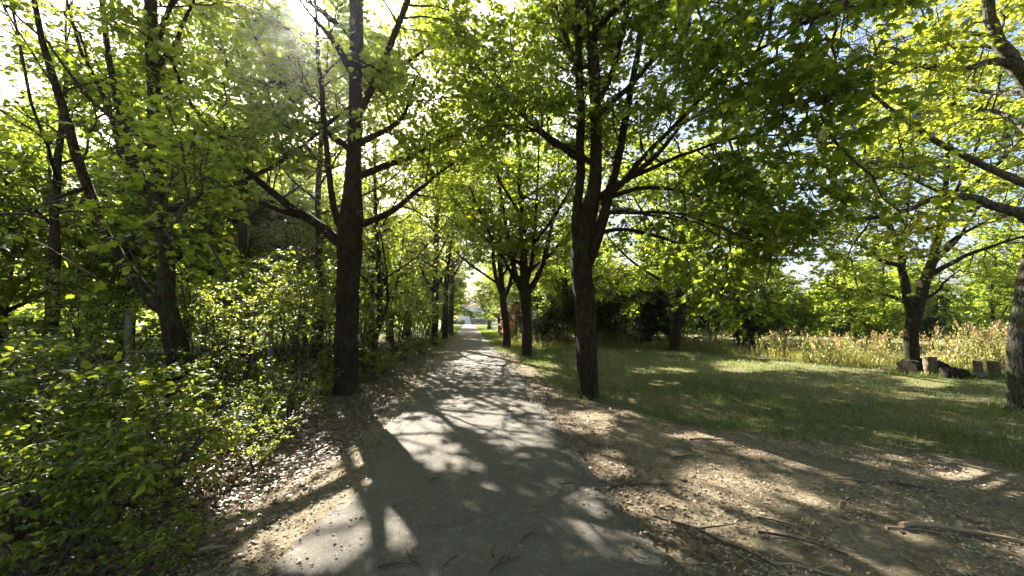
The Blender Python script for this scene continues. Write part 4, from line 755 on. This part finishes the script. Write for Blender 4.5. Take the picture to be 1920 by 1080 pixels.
g = G(1866, 712); log('log_stump', 'upright yellowish log left of the grey trunk', (g[0], g[1], float(hgt(g[0], g[1]))), (.03, .02, 1), .40, .11, 'wood_pale', seed=3)
g = G(1848, 712); log('log_stump', 'thin upright log half hidden behind the yellowish one', (g[0], g[1] + .12, float(hgt(g[0], g[1]))), (-.03, .02, 1), .40, .08, 'wood_pale', seed=4)
g = G(1715, 702); log('fallen_log', 'dark mossy log lying left of the pale stump', (g[0], g[1], float(hgt(g[0], g[1])) + .02), (1, .25, .02), .75, .19, 'wood_dark', False, 5, .3, .3)
g = G(1772, 704); log('fallen_log', 'dark log end lying right of the pale stump', (g[0], g[1] + .2, float(hgt(g[0], g[1]))), (.4, .9, .1), .6, .17, 'wood_dark', False, 6, .3, .3)
g = G(1790, 712); log('fallen_log', 'low mottled log piece with pale flecks by the stump', (g[0], g[1], float(hgt(g[0], g[1])) - .02), (1, -.3, .0), .5, .13, 'wood_dark', True, 7, .35, .4)
g = G(1835, 714); log('fallen_log', 'short split log with pale top between the stumps', (g[0], g[1], float(hgt(g[0], g[1])) - .02), (1, .1, .05), .34, .08, 'wood_pale', True, 8, .3, .2)
# brush heaps
def brush(label, c, rx, ry, h, n, seed, mat='twig'):
    rg = np.random.default_rng(seed); a = rg.random(n) * 6.28; r = np.sqrt(rg.random(n)); x = np.cos(a) * r * rx; y = np.sin(a) * r * ry; z = h * (1 - r ** 2) * rg.random(n)
    d = rg.normal(size=(n, 3)) * [1, 1, .22]; d = norm(d); L = rg.uniform(.5, 1.4, (n, 1, 1)); t = np.linspace(-.5, .5, 6)[None, :, None]
    Q = np.stack([x, y, z + .03], -1)[:, None] + d[:, None] * L * t + rg.normal(size=(n, 6, 3)) * .03; Q[..., 2] = np.abs(Q[..., 2])
    mb = MB(); tubes(mb, Q, rg.uniform(.006, .022, (n, 1)) * np.linspace(1, .5, 6)[None], 5, 0, cap=False)
    po, ti, no, sz = leaf_on(Q, 6, rg, .10, .05, .3, .9); leaves(mb, po, ti, no, sz, OVATE, 1, None, rg)
    mb.build('brush_pile', [M[mat], M['dry']], loc=(0, 0, 0), label=label, category='brush pile').location = (float(c[0]), float(c[1]), float(hgt(c[0], c[1])))
brush('heap of cut brown branches right of the foreground right trunk', G(1150, 648), 1.9, 1.0, .95, 620, 1)
brush('low dark heap of branches left of the foreground right trunk', G(1040, 646), 2.0, 1.0, .6, 420, 2)
# ------------------------------------------------------------ fence on the left
def box(mb, c, s, mat=0, rot=0):
    v = np.array([(a, b, c_) for a in (-.5, .5) for b in (-.5, .5) for c_ in (-.5, .5)]) * s; v = v @ np.array([[cos(rot), sin(rot), 0], [-sin(rot), cos(rot), 0], [0, 0, 1]]) + c
    mb.add(v, [(0, 1, 3, 2), (4, 6, 7, 5), (0, 4, 5, 1), (2, 3, 7, 6), (0, 2, 6, 4), (1, 5, 7, 3)], mat, smooth=False)
f = thing('wire_fence', 'old wire fence crossing the left thicket on concrete posts', 'fence', (-8.5, 10.6, 0))
pc = P(245, 650, 9.6); pd = P(507, 650, 10.2); pe = P(-40, 650, 9.0)
def post(p, w_, h, lean, mat):
    z0 = float(hgt(p[0], p[1])); mb = MB(); q = np.array([(p[0] + lean * t, p[1], z0 - .1 + (h + .1) * t) for t in np.linspace(0, 1, 6)]) - [-8.5, 10.6, 0]
    tubes(mb, q, np.full(6, w_ * .6), 4, rough=.04); tubes(mb, np.array([q[-1], q[-1] + [0, 0, w_ * .3]]), np.array([w_ * .6, w_ * .25]), 4); mb.build('post', M[mat], f)
post(pc, .17, 1.75, -.10, 'post'); post(pd, .12, 1.7, 0, 'post'); post(pe, .15, 1.7, .05, 'post')
for h in (1.36, 1.08, .72, .40):
    t = np.linspace(0, 1, 12); 
    for a_, b_ in ((pe, pc), (pc, pd)):
        q = a_[None] * (1 - t[:, None]) + b_[None] * t[:, None]; q[:, 2] = h - .05 * np.sin(t * math.pi); q[:, 1] -= .11
        mb = MB(); tubes(mb, q - [-8.5, 10.6, 0], np.full(12, .0055), 5); mb.build('wire', M['wire'], f)
# ------------------------------------------------------------ lantern, gate, houses, far hedge
lp = P(968, 600, 22.0); lp[2] = float(hgt(lp[0], lp[1])); ln_ = thing('post_lantern', 'amber glass lantern on a thin post between two right-hand trunks', 'lantern', lp)
mb = MB(); tubes(mb, np.array([(0, 0, 0), (0, 0, .15), (0, 0, .2), (0, 0, 1.95)]), np.array([.06, .055, .035, .025]), 12); tubes(mb, np.array([(0, 0, 1.95), (0, 0, 2.02)]), np.array([.03, .10]), 12); mb.build('post', M['metal'], ln_)
mb = MB(); tubes(mb, np.array([(0, 0, 2.02), (0, 0, 2.42)]), np.array([.11, .165]), 6); mb.build('glass', M['amber'], ln_)
mb = MB()
for k in range(6):
    a = k * math.pi / 3; tubes(mb, np.array([(cos(a) * .112, sin(a) * .112, 2.02), (cos(a) * .168, sin(a) * .168, 2.43)]), np.array([.009, .009]), 5)
mb.build('frame', M['metal'], ln_)
mb = MB(); tubes(mb, np.array([(0, 0, 2.425), (0, 0, 2.45), (0, 0, 2.55), (0, 0, 2.60), (0, 0, 2.66)]), np.array([.20, .20, .07, .03, .012]), 6); mb.build('cap', M['metal'], ln_)
gt = P(930, 618, 50.0); gt[2] = 0; gg = thing('green_gate', 'faded green slatted gate beside the pollard far down the path', 'gate', gt)
for s in (-.55, .55): mb = MB(); box(mb, (s, 0, .8), (.09, .09, 1.6)); mb.build('post', M['green_metal'], gg)
mb = MB(); [box(mb, (x_, 0, .78), (.07, .03, 1.35)) for x_ in np.linspace(-.42, .42, 7)]; box(mb, (0, .028, .3), (1, .02, .08)); box(mb, (0, .028, 1.25), (1, .02, .08)); mb.build('slat_panel', M['green_metal'], gg)
def house(name, label, x0, x1, y0, dp, h, rh, wall, roof, wins, chim=None, gable=False):
    o = thing(name, label, 'house', ((x0 + x1) / 2, y0, 0)); W = x1 - x0; e = .45; mb = MB()
    if gable:      # gable end faces the path
        v = [(-W / 2, 0, 0), (W / 2, 0, 0), (W / 2, 0, h), (0, 0, h + rh), (-W / 2, 0, h)]; v = v + [(a, dp, c) for a, b, c in v]
        mb.add(v, [(0, 1, 6, 5), (1, 2, 7, 6), (4, 0, 5, 9)], smooth=False); mb.add(v, [(0, 4, 3, 2, 1), (5, 6, 7, 8, 9)], smooth=False)
        mb.build('wall', M[wall], o); mb = MB()
        for s in (-1, 1):
            k = rh / (W / 2); u = [(0, -e, h + rh), (0, dp + e, h + rh), (s * (W / 2 + e), dp + e, h - k * e), (s * (W / 2 + e), -e, h - k * e)]; mb.add([(a, b, c + .02) for a, b, c in u] + [(a, b, c + .2) for a, b, c in u], [(0, 1, 2, 3), (4, 7, 6, 5), (0, 3, 7, 4), (1, 5, 6, 2), (2, 6, 7, 3)], smooth=False)
        mb.build('roof', M[roof], o)
    else:
        box(mb, (0, dp / 2, h / 2), (W, dp, h)); mb.build('wall', M[wall], o); mb = MB(); z = h + .01
        v = [(-W / 2 - e, -e, z), (W / 2 + e, -e, z), (W / 2 + e, dp + e, z), (-W / 2 - e, dp + e, z), (-W / 2 - e, dp / 2, z + rh), (W / 2 + e, dp / 2, z + rh)]
        mb.add(v, [(0, 1, 5, 4), (2, 3, 4, 5), (0, 3, 2, 1)], smooth=False); mb.add(v, [(0, 4, 3), (1, 2, 5)], smooth=False); mb.build('roof', M[roof], o)
    for cx, cz, ww, wh in wins:
        mb = MB(); fw = .08
        for q, s in (((cx, -.03, cz + wh / 2), (ww + fw, .08, fw)), ((cx, -.03, cz - wh / 2), (ww + fw, .08, fw)), ((cx - ww / 2, -.032, cz), (fw, .08, wh - fw)), ((cx + ww / 2, -.032, cz), (fw, .08, wh - fw)), ((cx, -.034, cz), (.05, .05, wh - fw))): box(mb, q, s)
        w_ = mb.build('window', M['frame'], o); mb = MB(); box(mb, (cx, -.008, cz), (ww - .02, .02, wh - .02)); mb.build('pane', M['glass'], w_)
    if chim: mb = MB(); box(mb, chim, (.6, .6, 1.6)); mb.build('chimney', M[wall], o)
    return o
house('white_house', 'white house with grey windows at the very end of the path', -3.2, 6.4, 108, 9, 5.2, 2.2, 'white_wall', 'roof', [(-.9, 1.9, .9, 3.0), (.9, 2.9, 1.6, 1.5), (-3.4, 3.2, 1.3, 1.3), (3.4, 2.6, 1.4, 1.3)], (2.2, 4.5, 7.0))
house('beige_house', 'beige rendered house half hidden behind the right hedge', 5.0, 15.0, 32, 8, 4.2, 2.4, 'beige_wall', 'roof', [(-3.2, 1.7, 1.2, 1.3), (-.6, 1.7, 1.2, 1.3), (2.4, 1.7, 1.2, 1.3)], (2.5, 4, 6.2))
house('garden_shed', 'small shed with blue-grey roof behind the lantern', 4.7, 7.6, 50, 3, 2.1, 1.2, 'white_wall', 'blue_roof', [(-.5, 1.3, .7, .6)], None, True)
def hedge(label, x0, x1, y0, dp, h, seed):
    rg = np.random.default_rng(seed); n = int((x1 - x0) * 900); x = rg.uniform(x0, x1, n); y = rg.uniform(y0, y0 + dp, n); z = rg.random(n) ** .7 * h * (.93 + .1 * vnoise(x, y, 2)); pos = np.stack([x, y, z], -1)
    mb = MB(); leaves(mb, pos, rg.normal(size=(n, 3)), rg.normal(size=(n, 3)) + [0, -1, .6], rg.uniform(.12, .22, n), KITE, 0, None, rg); mb.build('clipped_hedge', M['hedge'], loc=((x0 + x1) / 2, y0, 0), label=label, category='hedge')
hedge('clipped green hedge in front of the white house', .4, 5.0, 99, 1.2, 1.55, 1); hedge('lower hedge closing the path end on the left', -5.5, -1.2, 97, 1.0, 1.2, 2)
sp = P(875, 606, 90.0); sp[2] = 0; b_ = thing('path_bollard', 'small dark post in the middle at the far path end', 'bollard', (-1.9, 88, 0)); mb = MB(); tubes(mb, np.array([(0, 0, 0), (0, 0, 1.0), (0, 0, 1.06)]), np.array([.06, .06, .03]), 10); mb.build('shaft', M['metal'], b_); mb = MB(); tubes(mb, np.array([(0, 0, .82), (0, 0, .92)]), np.array([.064, .064]), 10); mb.build('band', M['white_wall'], b_)
# small growing things on the verges
fern = make_shrub('young_shoot', 'pale upright leafy shoot catching sun beside the left litter', 'plant', .62, 2, .06, 120, 'under', OVATE, .075, m1=5, m2=1, m3=7, L1=(.05, .12), L2=(.03, .06), stem_r=.005, f0=.1)
g = G(515, 815); fern.location = (float(g[0]), float(g[1]), float(hgt(g[0], g[1])))

# ------------------------------------------------------------ added volume that imitates sun glare
mb = MB(); box(mb, (0, 0, 9.5), (260, 260, 23)); hz = mb.build('glare_haze', [], kind='stuff', label='thin added volume imitating sun glare under the trees', category='glare_haze')
hm = bpy.data.materials.new('glare_haze'); hm.use_nodes = True; hm.node_tree.nodes.clear(); ho = hm.node_tree.nodes.new('ShaderNodeOutputMaterial'); hv = hm.node_tree.nodes.new('ShaderNodeVolumePrincipled')
hv.inputs['Color'].default_value = (.95, .97, 1, 1); hv.inputs['Density'].default_value = .0007; hv.inputs['Anisotropy'].default_value = .86
hm.node_tree.links.new(hv.outputs[0], ho.inputs['Volume']); hz.data.materials.append(hm); hm.cycles.homogeneous_volume = True if hasattr(hm.cycles, 'homogeneous_volume') else None
